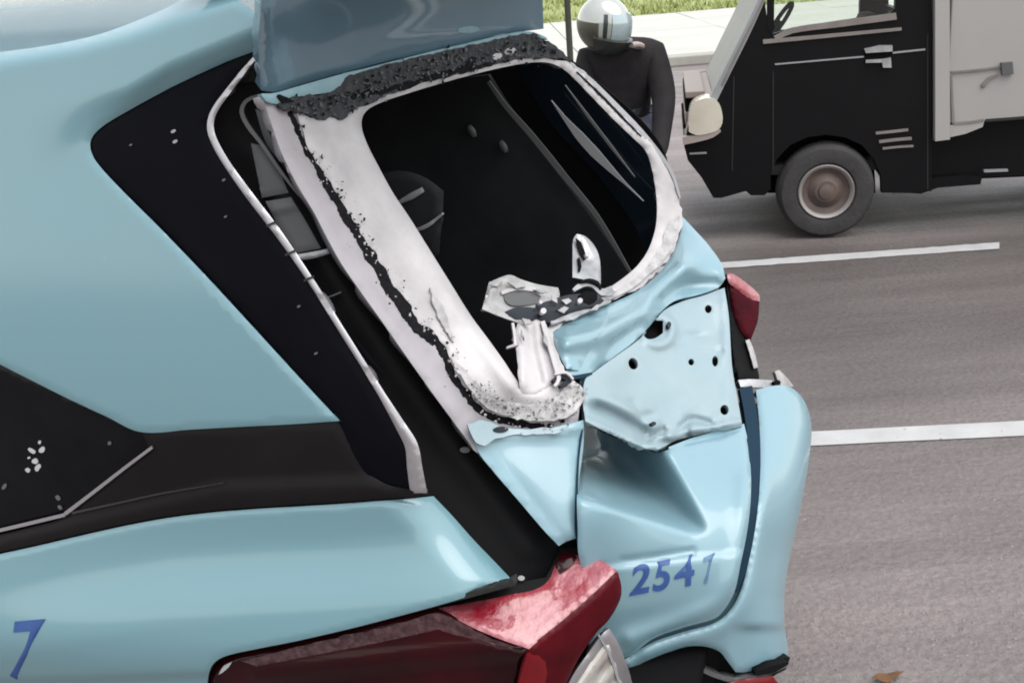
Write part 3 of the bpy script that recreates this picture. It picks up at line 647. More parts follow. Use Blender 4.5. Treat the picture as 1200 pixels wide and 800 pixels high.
panel('seam_shade', ribbon([(683, 498), (678, 540), (676, 590), (676, 622), (681, 650)], [2, 1.5, 2.5, 3, 3]), TG, M['seam'], tg, off=.012, thick=.003, step=5, raw=True)
panel('seam_shade', ribbon([(668, 442), (680, 441), (694, 437)], [4, 5, 2]), TG, M['seam'], tg, off=.013, thick=.003, step=4, raw=True)
# groove beside the lower panel, its shade painted as a dark strip
panel('groove_shade', ribbon([(874, 453), (880, 485), (884, 530), (883, 575), (878, 625), (870, 668), (862, 694)], [15, 15, 13, 12, 13, 11, 4]), TG, M['seam'], tg, off=-.002, thick=.01, step=5, raw=True)

panel('seam_filler', ribbon([(868, 676), (861, 696), (851, 713), (838, 727), (800, 739), (765, 752), (738, 772)], [14, 16, 18, 18, 18, 18, 14]), TG, M['paint_rear'], tg, off=-.030, thick=.004, step=4, raw=True)
panel('seam_filler', ribbon([(784, 525), (806, 520), (840, 513), (874, 505)], [3, 12, 16, 18]), TG, M['paint_rear'], tg, off=-.004, thick=.004, step=4, raw=True)
# torn latch bracket and wires hanging in the opening
br = panel('latch_bracket', [(565, 362), (569, 346), (573, 331), (584, 326), (598, 322), (610, 327), (630, 333), (654, 337), (656, 345), (652, 356), (640, 366), (634, 372), (622, 372), (612, 380), (604, 377), (584, 370)], TG, M['plastic_clear'], tg,
      off=lambda q: .03+.012*np.exp(-(dist_line(q, PLN([(570, 346), (600, 326), (652, 342)]))/5.)**2)-.012*np.exp(-(((q[:, 0]-606)/20.)**2+((q[:, 1]-354)/9.)**2)), edge=(4, .006), thick=.006, step=4, label='broken white plastic latch cover')
panel('latch_core', [(590, 344), (596, 340), (626, 341), (634, 347), (630, 356), (600, 358), (592, 352)], TG, M['lining_grey'], tg, off=.034, edge=(3, .004), thick=.008, step=4)
panel('latch_core', [(592, 365), (605, 360), (630, 361), (640, 366), (628, 373), (604, 373)], TG, M['mech'], tg, off=.036, edge=(3, .003), thick=.006, step=4)
panel('latch_core', ribbon([(588, 343), (606, 337), (628, 339)], [4, 6, 5]), TG, M['primer'], tg, off=.041, edge=(2, .003), thick=.006, step=4, raw=True)
panel('latch_motor', [(628, 356), (645, 352), (662, 346), (684, 344), (700, 346), (708, 352), (700, 360), (680, 364), (660, 371), (645, 378), (634, 374), (626, 366)], TG, M['mech'], tg, off=lambda q: .036+.012*np.exp(-(dist_line(q, PLN([(640, 365), (700, 351)]))/7.)**2), edge=(3, .006), thick=.012, step=4, rag=.6)
panel('latch_motor', [(678, 346), (688, 341), (700, 343), (700, 353), (690, 357), (680, 354)], TG, M['void'], tg, off=.052, edge=(3, .006), thick=.01, step=3)
for x, y, a in ((680, 352, 3), (637, 364, 3.4), (689, 298, 3), (634, 354, 2)): panel('screw_head', circle(x, y, a), TG, M['primer'], tg, off=.06, thick=.006, step=2.5)
panel('metal_shard', [(671, 325), (671, 300), (672, 280), (676, 274), (686, 277), (696, 287), (702, 300), (704, 318), (704, 334), (694, 331), (682, 327)], TG, M['steel'], tg,
      off=lambda q: .028+.014*np.exp(-(dist_line(q, PLN([(700, 330), (700, 300), (684, 278)]))/6.)**2)-.012*np.exp(-(dist_line(q, PLN([(677, 280), (683, 296), (688, 306)]))/4.)**2), edge=(3, .004), thick=.004, step=4, label='torn upright strip of bare metal')
panel('shard_slot', [(675, 279), (681, 284), (688, 302), (685, 305), (679, 295)], TG, M['void'], tg, off=.034, thick=.002, step=3)
panel('shard_slot', ribbon([(678, 302), (680, 312), (679, 318)], [2, 4, 2]), TG, M['void'], tg, off=.036, thick=.002, step=3, raw=True)
panel('shard_foot', ribbon([(672, 340), (682, 333), (694, 333), (706, 342), (718, 338)], [4, 7, 5, 9, 7]), TG, M['steel'], tg, off=.04, edge=(3, .004), thick=.006, step=4, raw=True, rag=.6)
panel('shard_foot', ribbon([(680, 330), (690, 328), (700, 331), (705, 338)], [2, 4, 4, 2]), TG, M['void'], tg, off=.047, thick=.004, step=3, raw=True)
panel('torn_skin', [(607, 378), (622, 372), (640, 374), (645, 395), (652, 418), (658, 440), (650, 450), (640, 456), (622, 466), (610, 462), (608, 446), (606, 420), (604, 404), (600, 398)], TG, M['primer'], tg,
      off=lambda q: .022+.012*np.exp(-(dist_line(q, PLN([(628, 378), (632, 410), (640, 445)]))/4.)**2)-.010*np.exp(-(dist_line(q, PLN([(622, 380), (626, 415), (634, 445)]))/5.)**2)+.010*np.exp(-(dist_line(q, PLN([(612, 380), (612, 450)]))/6.)**2), edge=(3, .006), thick=.004, step=4, rag=.6, seed=31, label='torn strip of white sheet metal')
panel('torn_skin', ribbon([(636, 376), (642, 398), (650, 424), (655, 444), (650, 452)], [5, 5, 5, 6, 3]), TG, M['primer'], tg, off=.045, edge=(2.4, .004), thick=.004, step=3, raw=True)
panel('torn_skin', ribbon([(594, 407), (600, 405), (608, 402)], [2, 3, 4]), TG, M['primer_grey'], tg, off=.03, thick=.004, step=3, raw=True)
panel('torn_skin', ribbon([(601, 378), (603, 390), (604, 404)], [3, 3, 3]), TG, M['primer'], tg, off=.032, thick=.004, step=3, raw=True)
panel('wire_end', ribbon([(648, 446), (660, 440), (668, 446), (656, 452)], [4, 6, 6, 3]), TG, M['mech'], tg, off=.04, thick=.006, step=3, raw=True)
panel('wire_end', ribbon([(650, 438), (664, 436), (672, 444)], [2, 3, 2]), TG, M['primer'], tg, off=.05, thick=.004, step=3, raw=True)
panel('fold_facet', [(646, 388), (662, 380), (680, 374), (704, 366), (722, 360), (712, 380), (700, 400), (688, 420), (678, 434), (664, 432), (656, 418), (650, 402)], TG, M['paint_rear'], tg, off=lambda q: fold_off(q)+.003+.010*np.exp(-(dist_line(q, PLN([(668, 385), (672, 430)]))/9.)**2), edge=(4, .006), thick=.004, step=5, label='pale creased facet of the fold')

def fleck_part(name, m, spots, off, seed, parent, kind='stuff'):
    """many tiny irregular crumbs sitting on the tailgate, joined into one part"""
    r = random.Random(seed); bm = bmesh.new()
    for (x, y, a) in spots:
        k = r.randint(4, 6); an = sorted(r.uniform(0, 6.283) for _ in range(k)); q = np.array([(x+a*r.uniform(.5, 1.3)*math.cos(t), y+a*r.uniform(.5, 1.3)*math.sin(t)) for t in an]+[(x, y)])
        d = rays(q[:, 0], q[:, 1]); t = TG(q[:, 0], q[:, 1]); o_ = np.full(len(q), off); o_[-1] += a*.0011
        P = to_local(CAM[None]+(t-o_/np.linalg.norm(d, axis=1))[:, None]*d); v = [bm.verts.new(p) for p in P]
        for i in range(k): bm.faces.new((v[i], v[(i+1) % k], v[-1]))
    o = bm_obj(name, bm, m, parent, False); o['kind'] = kind; return o
r = random.Random(41); bead = smooth_outline(c, 3, closed=False)
fleck_part('glue_fleck', M['glue'], [(bead[i][0]+r.gauss(4, 7), bead[i][1]+r.gauss(-3, 6), r.uniform(.6, 2.6)) for i in [r.randrange(20, len(bead)) for _ in range(150)]], .0235, 5, tg)
fleck_part('glue_fleck', M['primer_grit'], [(bead[i][0]+r.gauss(2, 9), bead[i][1]+r.gauss(0, 8), r.uniform(.8, 2.6)) for i in [r.randrange(8, len(bead)) for _ in range(110)]], .0255, 6, tg)
band = smooth_outline([(345, 124), (400, 118), (440, 100), (500, 80), (560, 66), (640, 55)], 3, closed=False)
fleck_part('glue_fleck', M['lining_grey'], [(b[0]+r.gauss(0, 6), b[1]+r.gauss(0, 7), r.uniform(1, 3.2)) for b in [band[r.randrange(len(band))] for _ in range(170)]], .0265, 7, tg)
fleck_part('glue_fleck', M['glue'], [(b[0]+r.gauss(0, 6), b[1]+r.gauss(2, 8), r.uniform(1, 3.5)) for b in [band[r.randrange(len(band))] for _ in range(170)]], .0262, 8, tg)
crumb = smooth_outline([(560, 455), (590, 474), (630, 480), (668, 468), (680, 456)], 3, closed=False)
fleck_part('glass_crumb', M['plastic_clear'], [(b[0]+r.gauss(0, 6), b[1]+r.gauss(0, 7), r.uniform(1, 3)) for b in [crumb[r.randrange(len(crumb))] for _ in range(90)]], .03, 9, tg)
fleck_part('glass_crumb', M['lining_grey'], [(b[0]+r.gauss(0, 6), b[1]+r.gauss(2, 7), r.uniform(.8, 2.4)) for b in [crumb[r.randrange(len(crumb))] for _ in range(90)]], .030, 10, tg)
for k, (x, y, L_, a_) in enumerate(((571, 344, 15, -1.2), (582, 332, 16, -.3), (606, 333, 22, .25), (634, 341, 18, .2), (650, 350, 12, 1.0), (618, 376, 14, .5), (612, 392, 14, 1.4), (640, 398, 18, 1.3), (660, 362, 14, -.2), (672, 372, 18, -.35), (698, 360, 16, -.5), (664, 352, 12, .1), (716, 344, 16, -.45))):
    dx, dy = math.cos(a_), math.sin(a_); w_ = 2.2+1.3*(k % 3)
    panel('plastic_shard', [(x-dx*L_/2, y-dy*L_/2), (x-dy*w_, y+dx*w_), (x+dx*L_/2, y+dy*L_/2), (x+dx*2+dy*w_*.6, y+dy*2-dx*w_*.6)], TG, M['plastic_clear' if k % 3 else 'steel'], tg, off=lambda q, x=x, y=y: .052+.004*np.sin((q[:, 0]-x)*.5)+.003*np.cos((q[:, 1]-y)*.6), thick=.003, step=3, corner=20)
# --- far tail light and bumper
FAR = TPS([(850, 320, 1.16), (858, 430, 1.04), (868, 500, .93), (889, 350, 1.22), (888, 440, 1.06), (915, 450, 1.1), (925, 450, 1.15)])
ft = panel('tail_light', [(851, 321), (858, 322), (890, 350), (888, 376), (880, 400), (888, 432), (890, 443), (866, 443), (861, 425), (857, 390), (853, 350)], FAR, M['black'], taxi, off=-.012, edge=(4, .006), thick=.05, step=5, label='far broken red tail light')
panel('red_lens', [(855, 330), (868, 340), (889, 352), (888, 375), (880, 398), (874, 396), (864, 380), (857, 352)], FAR, M['far_lens'], ft, off=.004, edge=(5, .012), thick=.03, step=4)
panel('lens_top', [(852, 321), (859, 321), (874, 331), (890, 346), (890, 353), (878, 350), (862, 338), (854, 331)], FAR, M['lens_top'], ft, off=.008, edge=(3, .008), thick=.012, step=4)
panel('clear_lens', ribbon([(876, 398), (881, 412), (886, 431)], [5, 6, 5]), FAR, M['plastic_clear'], ft, off=.006, edge=(2, .004), thick=.01, step=3, raw=True)
BU = [(886, 457), (905, 452), (922, 452), (936, 461), (946, 477), (951, 500), (949, 530), (943, 570), (935, 610), (926, 650), (920, 690), (919, 730), (924, 764), (921, 773), (896, 781), (874, 787), (862, 787), (853, 775), (843, 763), (826, 757), (806, 757), (788, 762), (762, 772), (738, 784), (726, 776), (738, 768),
      (765, 752), (800, 740), (838, 729), (856, 714), (868, 692), (878, 655), (887, 605), (891, 550), (890, 500)]
def bu_off(q):
    r = np.interp(q[:, 1], [450, 500, 570, 650, 700, 775], [948, 951, 943, 926, 919, 922]); d = np.clip(1-(r-q[:, 0])/50., 0, 1)
    o = .002-.10*(1-np.sqrt(1-.98*d*d)) + .009*np.exp(-(dist_line(q, PLN([(896, 560), (887, 640), (871, 707), (837, 738), (760, 764)]))/12.)**2)
    return o - .02*sstep(728, 742, q[:, 1])*sstep(850, 880, q[:, 0])
shell_ = bmesh.new(); add_box(shell_, (-.22, 1.32, .66), (.34, .22, .46), .04); bm_obj('rear_corner', shell_, M['paint'], taxi)
bu = panel('bumper', BU, TG, M['paint_rear'], taxi, off=bu_off, edge=(11, .010), thick=.015, step=4)
panel('bumper_bracket', [(865, 445), (880, 444), (912, 446), (914, 452), (896, 454), (868, 453)], FAR, M['steel'], bu, off=.01, edge=(2, .003), thick=.02, step=4)
panel('bumper_bracket', [(908, 435), (913, 433), (921, 441), (930, 452), (922, 454), (914, 450)], FAR, M['plastic_clear'], bu, off=.02, edge=(2, .003), thick=.01, step=4)
panel('bumper_bracket', circle(911, 448, 4, 3), FAR, M['void'], bu, off=.024, thick=.01, step=3)
panel('lower_valance', [(700, 760), (735, 772), (762, 762), (790, 752), (830, 750), (870, 770), (926, 770), (921, 784), (900, 796), (880, 860), (860, 1000), (640, 1060), (680, 820)], TG, M['black'], bu, off=-.05, thick=.02, step=12)
panel('bumper_lip', ribbon([(798, 775), (815, 781), (835, 790), (858, 796), (882, 794), (905, 786), (922, 780)], [2, 4, 5, 6, 5, 6, 3]), TG, M['lining_grey'], bu, off=-.01, edge=(2, .004), thick=.02, step=4, raw=True)
panel('bumper_lip', ribbon([(738, 792), (770, 786), (798, 774)], [3, 5, 3]), TG, M['seam'], bu, off=-.01, thick=.02, step=4, raw=True)
panel('bumper_lip', ribbon([(885, 789), (905, 784), (924, 776)], [5, 9, 3]), TG, M['black'], bu, off=-.002, thick=.02, step=4, raw=True)
panel('reflector', [(852, 800), (872, 795), (905, 791), (912, 800), (890, 825), (850, 830)], TG, M['lens_bright'], bu, off=-.004, edge=(4, .006), thick=.01, step=5)

# --- near tail light
TLs = TPS([(244, 800, -.045), (265, 768, -.045), (350, 750, -.04), (480, 718, -.03), (600, 765, -.03), (620, 758, -.03), (400, 800, -.055), (600, 800, -.035), (560, 900, -.04), (300, 900, -.06)])
TLr = TPS([(620, 758, -.03), (606, 800, -.035), (722, 668, .10), (727, 700, .10), (700, 740, .06), (690, 760, .05), (665, 800, .02), (740, 800, .11), (640, 900, 0.), (760, 900, .12)])
TLt = TPS([(620, 758, -.03), (722, 668, .10), (560, 735, -.03), (520, 712, -.005), (560, 706, .02), (600, 690, .045), (655, 652, .12), (700, 655, .125), (640, 680, .08)])
tl = panel('tail_light', [(243, 880), (243, 800), (247, 783), (264, 769), (350, 751), (480, 719), (516, 714), (545, 730), (580, 748), (620, 759), (608, 800), (590, 880)], TLs, M['lens_side'], taxi,
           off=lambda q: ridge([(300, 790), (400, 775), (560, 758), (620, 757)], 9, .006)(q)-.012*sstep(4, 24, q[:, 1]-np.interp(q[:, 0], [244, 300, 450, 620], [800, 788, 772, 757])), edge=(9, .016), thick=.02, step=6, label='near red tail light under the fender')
panel('lamp_gasket', ribbon([(240, 860), (240, 800), (245, 781), (263, 766), (350, 748), (480, 716), (560, 694), (602, 682)], [5, 5, 6, 5, 5, 5, 6, 8]), TLs, M['rubber'], tl, off=.002, edge=(2.4, .004), thick=.02, step=5, raw=True)
M['lens_ridge'] = mat('dusty_lens_edge', (.035, .005, .008), .3, 0, .3, noise=(60, .7, (.22, .10, .115)), bump=(60, .5))
panel('lens_ridge', [(282, 774), (350, 757), (420, 741), (480, 727), (514, 718), (545, 733), (580, 750), (612, 759), (560, 760), (480, 764), (400, 772), (320, 784)], TLs, M['lens_ridge'], tl, off=lambda q: .0035-.004*sstep(6, 22, q[:, 1]-np.interp(q[:, 0], [282, 420, 514, 612], [772, 740, 718, 756])), thick=.003, step=5, rag=.8)
panel('lens_glint', [(256, 790), (262, 780), (272, 775), (268, 781), (260, 788)], TLs, M['white_glint'], tl, off=.004, thick=.001, step=3)  # small highlight painted on the lens as a white patch
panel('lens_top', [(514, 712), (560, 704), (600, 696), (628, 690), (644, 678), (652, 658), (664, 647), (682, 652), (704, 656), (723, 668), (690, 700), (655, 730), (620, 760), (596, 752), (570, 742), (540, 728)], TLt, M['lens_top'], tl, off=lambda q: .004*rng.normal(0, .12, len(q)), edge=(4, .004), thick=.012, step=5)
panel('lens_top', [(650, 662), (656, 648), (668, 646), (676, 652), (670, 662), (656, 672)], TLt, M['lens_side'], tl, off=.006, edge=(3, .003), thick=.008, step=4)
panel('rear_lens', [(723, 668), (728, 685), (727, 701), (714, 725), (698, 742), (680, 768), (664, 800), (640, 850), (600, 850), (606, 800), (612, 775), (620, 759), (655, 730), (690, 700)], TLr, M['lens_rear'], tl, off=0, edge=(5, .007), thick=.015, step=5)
panel('bright_lens', [(618, 764), (634, 766), (642, 780), (640, 810), (634, 845), (604, 848), (608, 800)], TLr, M['lens_bright'], tl, off=.002, edge=(3, .003), thick=.004, step=5)
panel('lamp_frame', [(660, 815), (672, 790), (690, 764), (708, 740), (714, 736), (724, 752), (736, 782), (742, 806), (748, 850), (650, 850)], TLr, M['chrome'], tl, off=-.002, edge=(3, .004), thick=.012, step=5)
panel('reverse_lens', [(672, 806), (684, 784), (704, 756), (712, 750), (722, 778), (730, 806), (734, 850), (664, 850)], TLr, M['lens_clear'], tl, off=lambda q: .003+.004*np.sin((q[:, 0]*.8+q[:, 1]*.6)*.35), edge=(4, .006), thick=.008, step=4)
panel('lamp_frame', ribbon([(702, 744), (716, 770), (728, 806)], [2, 3, 3]), TLr, M['trim_pale'], tl, off=.008, thick=.004, step=4, raw=True)
panel('light_shelf', [(505, 716), (560, 700), (602, 684), (640, 676), (658, 642), (690, 640), (690, 664), (640, 700), (560, 712)], TLt, M['black'], taxi, off=-.006, thick=.02, step=8)

# --- cabin seen through the opening (built in car space) and closed body behind
def P3(pts): return [Vector(p) for p in pts]
def shell(name, boxes, m, parent, bev=.01):
    bm = bmesh.new()
    for c_, s_ in boxes: add_box(bm, c_, s_, bev)
    return bm_obj(name, bm, m, parent)
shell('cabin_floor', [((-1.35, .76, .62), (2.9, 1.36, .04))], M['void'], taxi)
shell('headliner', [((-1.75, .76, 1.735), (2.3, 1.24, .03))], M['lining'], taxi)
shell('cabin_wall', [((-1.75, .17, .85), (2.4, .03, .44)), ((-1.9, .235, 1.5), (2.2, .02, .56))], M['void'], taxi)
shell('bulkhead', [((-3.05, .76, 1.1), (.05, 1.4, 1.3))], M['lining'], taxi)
far = [(-3.0, .3), (-.2, .3), (-.2, .75), (-.28, 1.0), (-.42, 1.24), (-.62, 1.6), (-.75, 1.79), (-3.0, 1.79)]
bm = bmesh.new(); add_prism(bm, [(x-.01, z) for x, z in far], 1.43, 1.46); bm_obj('cabin_wall', bm, M['lining'], taxi, False)
bm = bmesh.new(); add_prism(bm, far, 1.47, 1.53); bm_obj('far_side_panel', bm, M['paint'], taxi, False)
shell('underbody', [((-1.55, .78, .40), (2.9, 1.36, .36))], M['rubber'], taxi, .04)
seat = shell('rear_seat', [((-1.45, .90, 1.02), (.18, .56, .62)),((-1.45, .42, 1.02), (.18, .40, .62))], M['void'], taxi, .05)
for y in (.42, .9): shell('headrest', [((-1.46, y, 1.43), (.10, .27, .19))], M['lining'], seat, .04)
CW = plane_y(1.36)
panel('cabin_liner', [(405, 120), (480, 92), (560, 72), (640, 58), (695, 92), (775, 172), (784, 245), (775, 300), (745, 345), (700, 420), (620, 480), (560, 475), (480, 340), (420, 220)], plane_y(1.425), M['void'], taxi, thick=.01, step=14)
panel('seat_side', [(440, 205), (470, 200), (498, 208), (520, 224), (518, 262), (512, 300), (480, 300), (455, 260)], plane_y(.55), M['lining'], taxi, edge=(8, .012), thick=.02, step=6)
panel('seat_piping', ribbon([(466, 238), (480, 231), (496, 222)], [4, 8, 6]), plane_y(.54), M['trim_pale'], taxi, edge=(3, .005), thick=.01, step=3, raw=True)
panel('seat_piping', ribbon([(482, 271), (500, 265), (518, 251)], [4, 5, 2]), plane_y(.54), M['trim_pale'], taxi, edge=(2, .004), thick=.01, step=3, raw=True)
panel('seat_pocket', [(488, 274), (518, 256), (514, 298), (506, 302)], plane_y(.545), M['lining'], taxi, edge=(3, .004), thick=.01, step=6)
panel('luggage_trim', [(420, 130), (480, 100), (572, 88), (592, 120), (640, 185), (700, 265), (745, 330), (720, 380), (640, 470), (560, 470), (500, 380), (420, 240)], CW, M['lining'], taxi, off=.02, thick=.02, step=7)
panel('trim_edge', ribbon([(572, 96), (592, 124), (622, 158), (660, 205), (700, 255), (740, 322)], [4, 6, 7, 6, 5, 3]), CW, M['lining_grey'], taxi, off=.07, thick=.006, step=4, raw=True)
panel('quarter_glass', [(600, 74), (650, 74), (700, 112), (762, 178), (772, 245), (760, 300), (742, 262), (700, 205), (650, 150)], plane_y(1.39), M['navy_glass'], taxi, off=.03, thick=.01, step=10)
panel('thin_streak', ribbon([(662, 100), (690, 138), (716, 172), (744, 208)], [.5, 3, 3, .5]), CW, M['lining_grey'], taxi, off=.075, thick=.006, step=4, raw=True)  # second, thinner streak painted beside the daylight one
panel('daylight_streak', ribbon([(646, 118), (664, 142), (690, 172), (720, 203), (754, 236)], [.5, 4, 10, 11, 7, 2, .4]), CW, M['trim_pale'], taxi, off=.07, thick=.006, step=4, raw=True)  # streak of daylight in the cabin, painted as a pale strip
for x, y, a in ((553, 154, 6), (590, 172, 6)): panel('belt_buckle', circle(x, y, a*.7, a*1.3, 12, -.5), CW, M['lining_grey'], taxi, off=.07, edge=(4, .01), thick=.02, step=4)

# ================================================================== VAN
YN = 0.0
VO = ground(968, 278); VO[1] -= .02; VPHI = math.radians(-9)
VX = np.array([math.cos(VPHI), math.sin(VPHI), 0]); VY = np.array([-math.sin(VPHI), math.cos(VPHI), 0])
def vxz(px, py, y=0.):
    """a point of the van's near side, in the van's own frame"""
    d = rays([px], [py])[0]; P = CAM+d*(((VO+VY*y-CAM)@VY)/(d@VY)); return ((P-VO)@VX, P[2])
def vpoly(pts, step=None, y=0.):
    q = smooth_outline(pts, step) if step else np.array(pts, float); return [vxz(*p, y) for p in q]
M['van_black'] = mat('van_black_paint', (.0085, .0075, .009), .4, 0, 0, spec=.10, noise=(3, .6, (.012, .010, .0115)))
M['van_box'] = mat('cargo_box_grey', (.53, .49, .47), .55, noise=(1.5, .7, (.58, .54, .52)), bump=(4, .05))
M['van_front'] = mat('van_front_beige', (.42, .33, .29), .5, noise=(6, .7, (.52, .45, .40)))
M['cream'] = mat('cream_lamp', (1.0, .92, .76), .25, 0, .5, noise=(7, .7, (.80, .66, .56)))
M['amber'] = mat('amber_lens', (.40, .36, .18), .3, noise=(9, .6, (.2, .2, .12)))
M['lamp_rim'] = mat('pink_beige_lamp_rim', (.62, .50, .46), .45, noise=(9, .6, (.50, .40, .36)))
M['tyre'] = mat('worn_tyre', (.045, .041, .042), .85, noise=(9, .7, (.085, .075, .075)), bump=(40, .4))
M['hub'] = mat('painted_wheel', (.22, .15, .125), .55, .1, noise=(8, .7, (.12, .09, .085)))
M['hub_rim'] = mat('wheel_lip', (.50, .45, .44), .45, .2, noise=(10, .6, (.4, .36, .35)))
M['sill'] = mat('dusty_van_sill', (.34, .29, .27), .6, noise=(9, .7, (.22, .18, .17)))
M['seat_brown'] = mat('brown_seat', (.16, .08, .07), .8, noise=(9, .6, (.22, .12, .10)))
def glass_mat():
    m = bpy.data.materials.new('clear_glass'); m.use_nodes = True; n = m.node_tree.nodes; L = m.node_tree.links
    out = n['Material Output']; n.remove(n['Principled BSDF'])
    t = n.new('ShaderNodeBsdfTransparent'); t.inputs[0].default_value = (.95, .97, .95, 1); g_ = n.new('ShaderNodeBsdfGlossy'); g_.inputs['Roughness'].default_value = .03
    fr_ = n.new('ShaderNodeFresnel'); fr_.inputs[0].default_value = 1.5; mx = n.new('ShaderNodeMixShader')
    L.new(fr_.outputs[0], mx.inputs[0]); L.new(t.outputs[0], mx.inputs[1]); L.new(g_.outputs[0], mx.inputs[2]); L.new(mx.outputs[0], out.inputs[0]); return m
M['glass'] = glass_mat()
x0, _ = vxz(967, 278)
van = thing('box_van', 'small black cab van with grey cargo box driving past beyond the taxi', 'van', tuple(VO), VPHI)
VW = 1.42
def vobj(name, bm, m, parent=None, smooth=False): return bm_obj(name, bm, m, parent or van, smooth)
WINP = [(898, -70), (1046, -72), (1050, -20), (1049, 10), (1042, 16), (930, 33), (906, 40), (900, 30), (896, 0)]
WINF = [(898, -70), (1046, -72), (1052, 0), (1050, 66), (985, 70), (905, 78), (892, 60), (890, 20)]
ARCH = [(1033, 226), (1032, 205), (1024, 186), (1010, 170), (990, 161), (968, 158), (946, 161), (926, 170), (911, 186), (903, 205), (903, 222)]
CAB = [(836, 114), (856, 72), (876, 32), (893, -8), (926, -85), (940, -100), (1050, -105), (1091, -100), (1092, 0), (1092, 224), (1060, 226)]+ARCH+[(896, 229), (880, 229), (874, 224), (846, 232), (836, 232), (822, 208), (806, 188), (802, 172), (806, 150), (812, 128), (822, 117)]
bm = bmesh.new(); add_prism(bm, vpoly(CAB), YN, YN+.05, [vpoly(WINP)])
cab = vobj('cab_side', bm, M['van_black'])
bm = bmesh.new(); add_prism(bm, vpoly(CAB), YN+VW-.05, YN+VW, [vpoly(WINF)]); vobj('cab_side', bm, M['van_black'])
# front sheet: from the screen base down to the bumper
def sweep_front(name, pts, m, y0=YN+.05, y1=YN+VW-.05, th=.03):
    q = [vxz(*p) for p in pts]; bm = bmesh.new()
    for (a, b) in zip(q, q[1:]):
        vs__ = [bm.verts.new((a[0], y0, a[1])), bm.verts.new((b[0], y0, b[1])), bm.verts.new((b[0], y1, b[1])), bm.verts.new((a[0], y1, a[1]))]; bm.faces.new(vs__)
    bmesh.ops.remove_doubles(bm, verts=bm.verts, dist=1e-4); bmesh.ops.recalc_face_normals(bm, faces=bm.faces); bmesh.ops.solidify(bm, geom=bm.faces[:], thickness=th)
    return vobj(name, bm, m)
front = sweep_front('nose_panel', [(836, 114), (822, 117), (812, 128), (806, 150), (803, 166)], M['van_front'])
sweep_front('bumper', [(803, 166), (802, 174), (806, 188), (822, 208), (836, 230)], M['van_black'])
M['sky_tint_glass'] = mat('sky_tint_windscreen', (.50, .49, .47), .45, 0, 0, spec=.2, noise=(3, .6, (.58, .57, .54)), trans=.12)  # pale grey stands in for the sky mirrored in the screen
sweep_front('windscreen', [(836, 113), (856, 71), (876, 31), (893, -9), (925, -84)], M['sky_tint_glass'], th=.006)
sweep_front('cab_roof', [(926, -86), (940, -100), (1050, -105), (1090, -101)], M['van_black'])
bm = bmesh.new(); xa, za = vxz(1090, 0); add_box(bm, (xa-.02, YN+VW/2, (vxz(1090, 20)[1]+vxz(1090, 220)[1])/2-.0), (.04, VW-.12, vxz(1090, 20)[1]-vxz(1090, 220)[1]), 0); vobj('cab_back', bm, M['van_black'])
# pale A pillar strip
bm = bmesh.new(); add_prism(bm, vpoly(ribbon([(833, 122), (856, 76), (876, 36), (895, -6), (928, -84)], 9, 7, 12)), YN-.012, YN+.06); vobj('windscreen_pillar', bm, M['trim_pale'])
bm = bmesh.new(); add_prism(bm, vpoly(ribbon([(846, 100), (862, 66), (884, 22), (900, -12)], 3, 3, 12)), YN-.016, YN+.02); vobj('pillar_seal', bm, M['sill'])
# sill, trim lines, handle, vents
for nm, pts, wd, m, pr in (('window_sill', [(908, 45), (928, 36), (985, 28), (1050, 19)], (6, 8), M['sill'], .014), ('door_trim', [(894, 49), (960, 43), (1056, 34)], (5, 3.5), M['sill'], .016), ('door_trim', [(908, 75.5), (960, 71), (1012, 66.5)], (1.6, 1.8), M['trim_pale'], .01), ('door_trim', [(1046, 62), (1084, 58)], (2, 2), M['trim_pale'], .01),
                           ('side_vent', [(1026, 156), (1046, 154), (1064, 152)], (3, 3), M['sill'], .012), ('side_vent', [(1030, 166), (1050, 163.5), (1068, 162)], (3.4, 3.4), M['sill'], .012), ('side_vent', [(1034, 174), (1052, 172), (1070, 171)], (2.4, 2.4), M['sill'], .012)):
    bm = bmesh.new(); add_prism(bm, vpoly(ribbon(pts, *wd, step=12)), YN-pr, YN+.01); vobj(nm, bm, m)
for pts in ([(906, 84), (906, 200)], [(1087, 40), (1087, 222)], [(860, 90), (858, 200)]):
    bm = bmesh.new(); add_prism(bm, vpoly(ribbon(pts, 1.3, step=20)), YN-.003, YN+.01); vobj('panel_gap', bm, M['rubber'])
bm = bmesh.new(); add_prism(bm, vpoly([(1012, 57), (1030, 53), (1045, 53), (1045, 60), (1014, 62)]), YN-.025, YN+.01); hd = vobj('door_handle', bm, M['steel'])
bm = bmesh.new(); add_prism(bm, vpoly([(1014, 70), (1033, 69), (1043, 67), (1044, 79), (1034, 79), (1033, 73), (1014, 73.5)]), YN-.025, YN+.01); vobj('handle_lever', bm, M['steel'], hd)
bm = bmesh.new(); add_prism(bm, vpoly([(1013, 62), (1045, 60), (1044, 67), (1014, 70)]), YN-.006, YN+.01); vobj('handle_cup', bm, M['void'], hd)
bm = bmesh.new(); add_prism(bm, vpoly([(899, -60), (908, -60), (907, 36), (903, 40), (899, 30)]), YN-.004, YN+.03); vobj('window_divider', bm, M['van_black'])
bm = bmesh.new(); add_prism(bm, vpoly(WINP), YN+.020, YN+.025); vobj('door_glass', bm, M['glass'])
bm = bmesh.new(); add_prism(bm, vpoly(WINF), YN+VW-.03, YN+VW-.025); vobj('door_glass', bm, M['glass'])
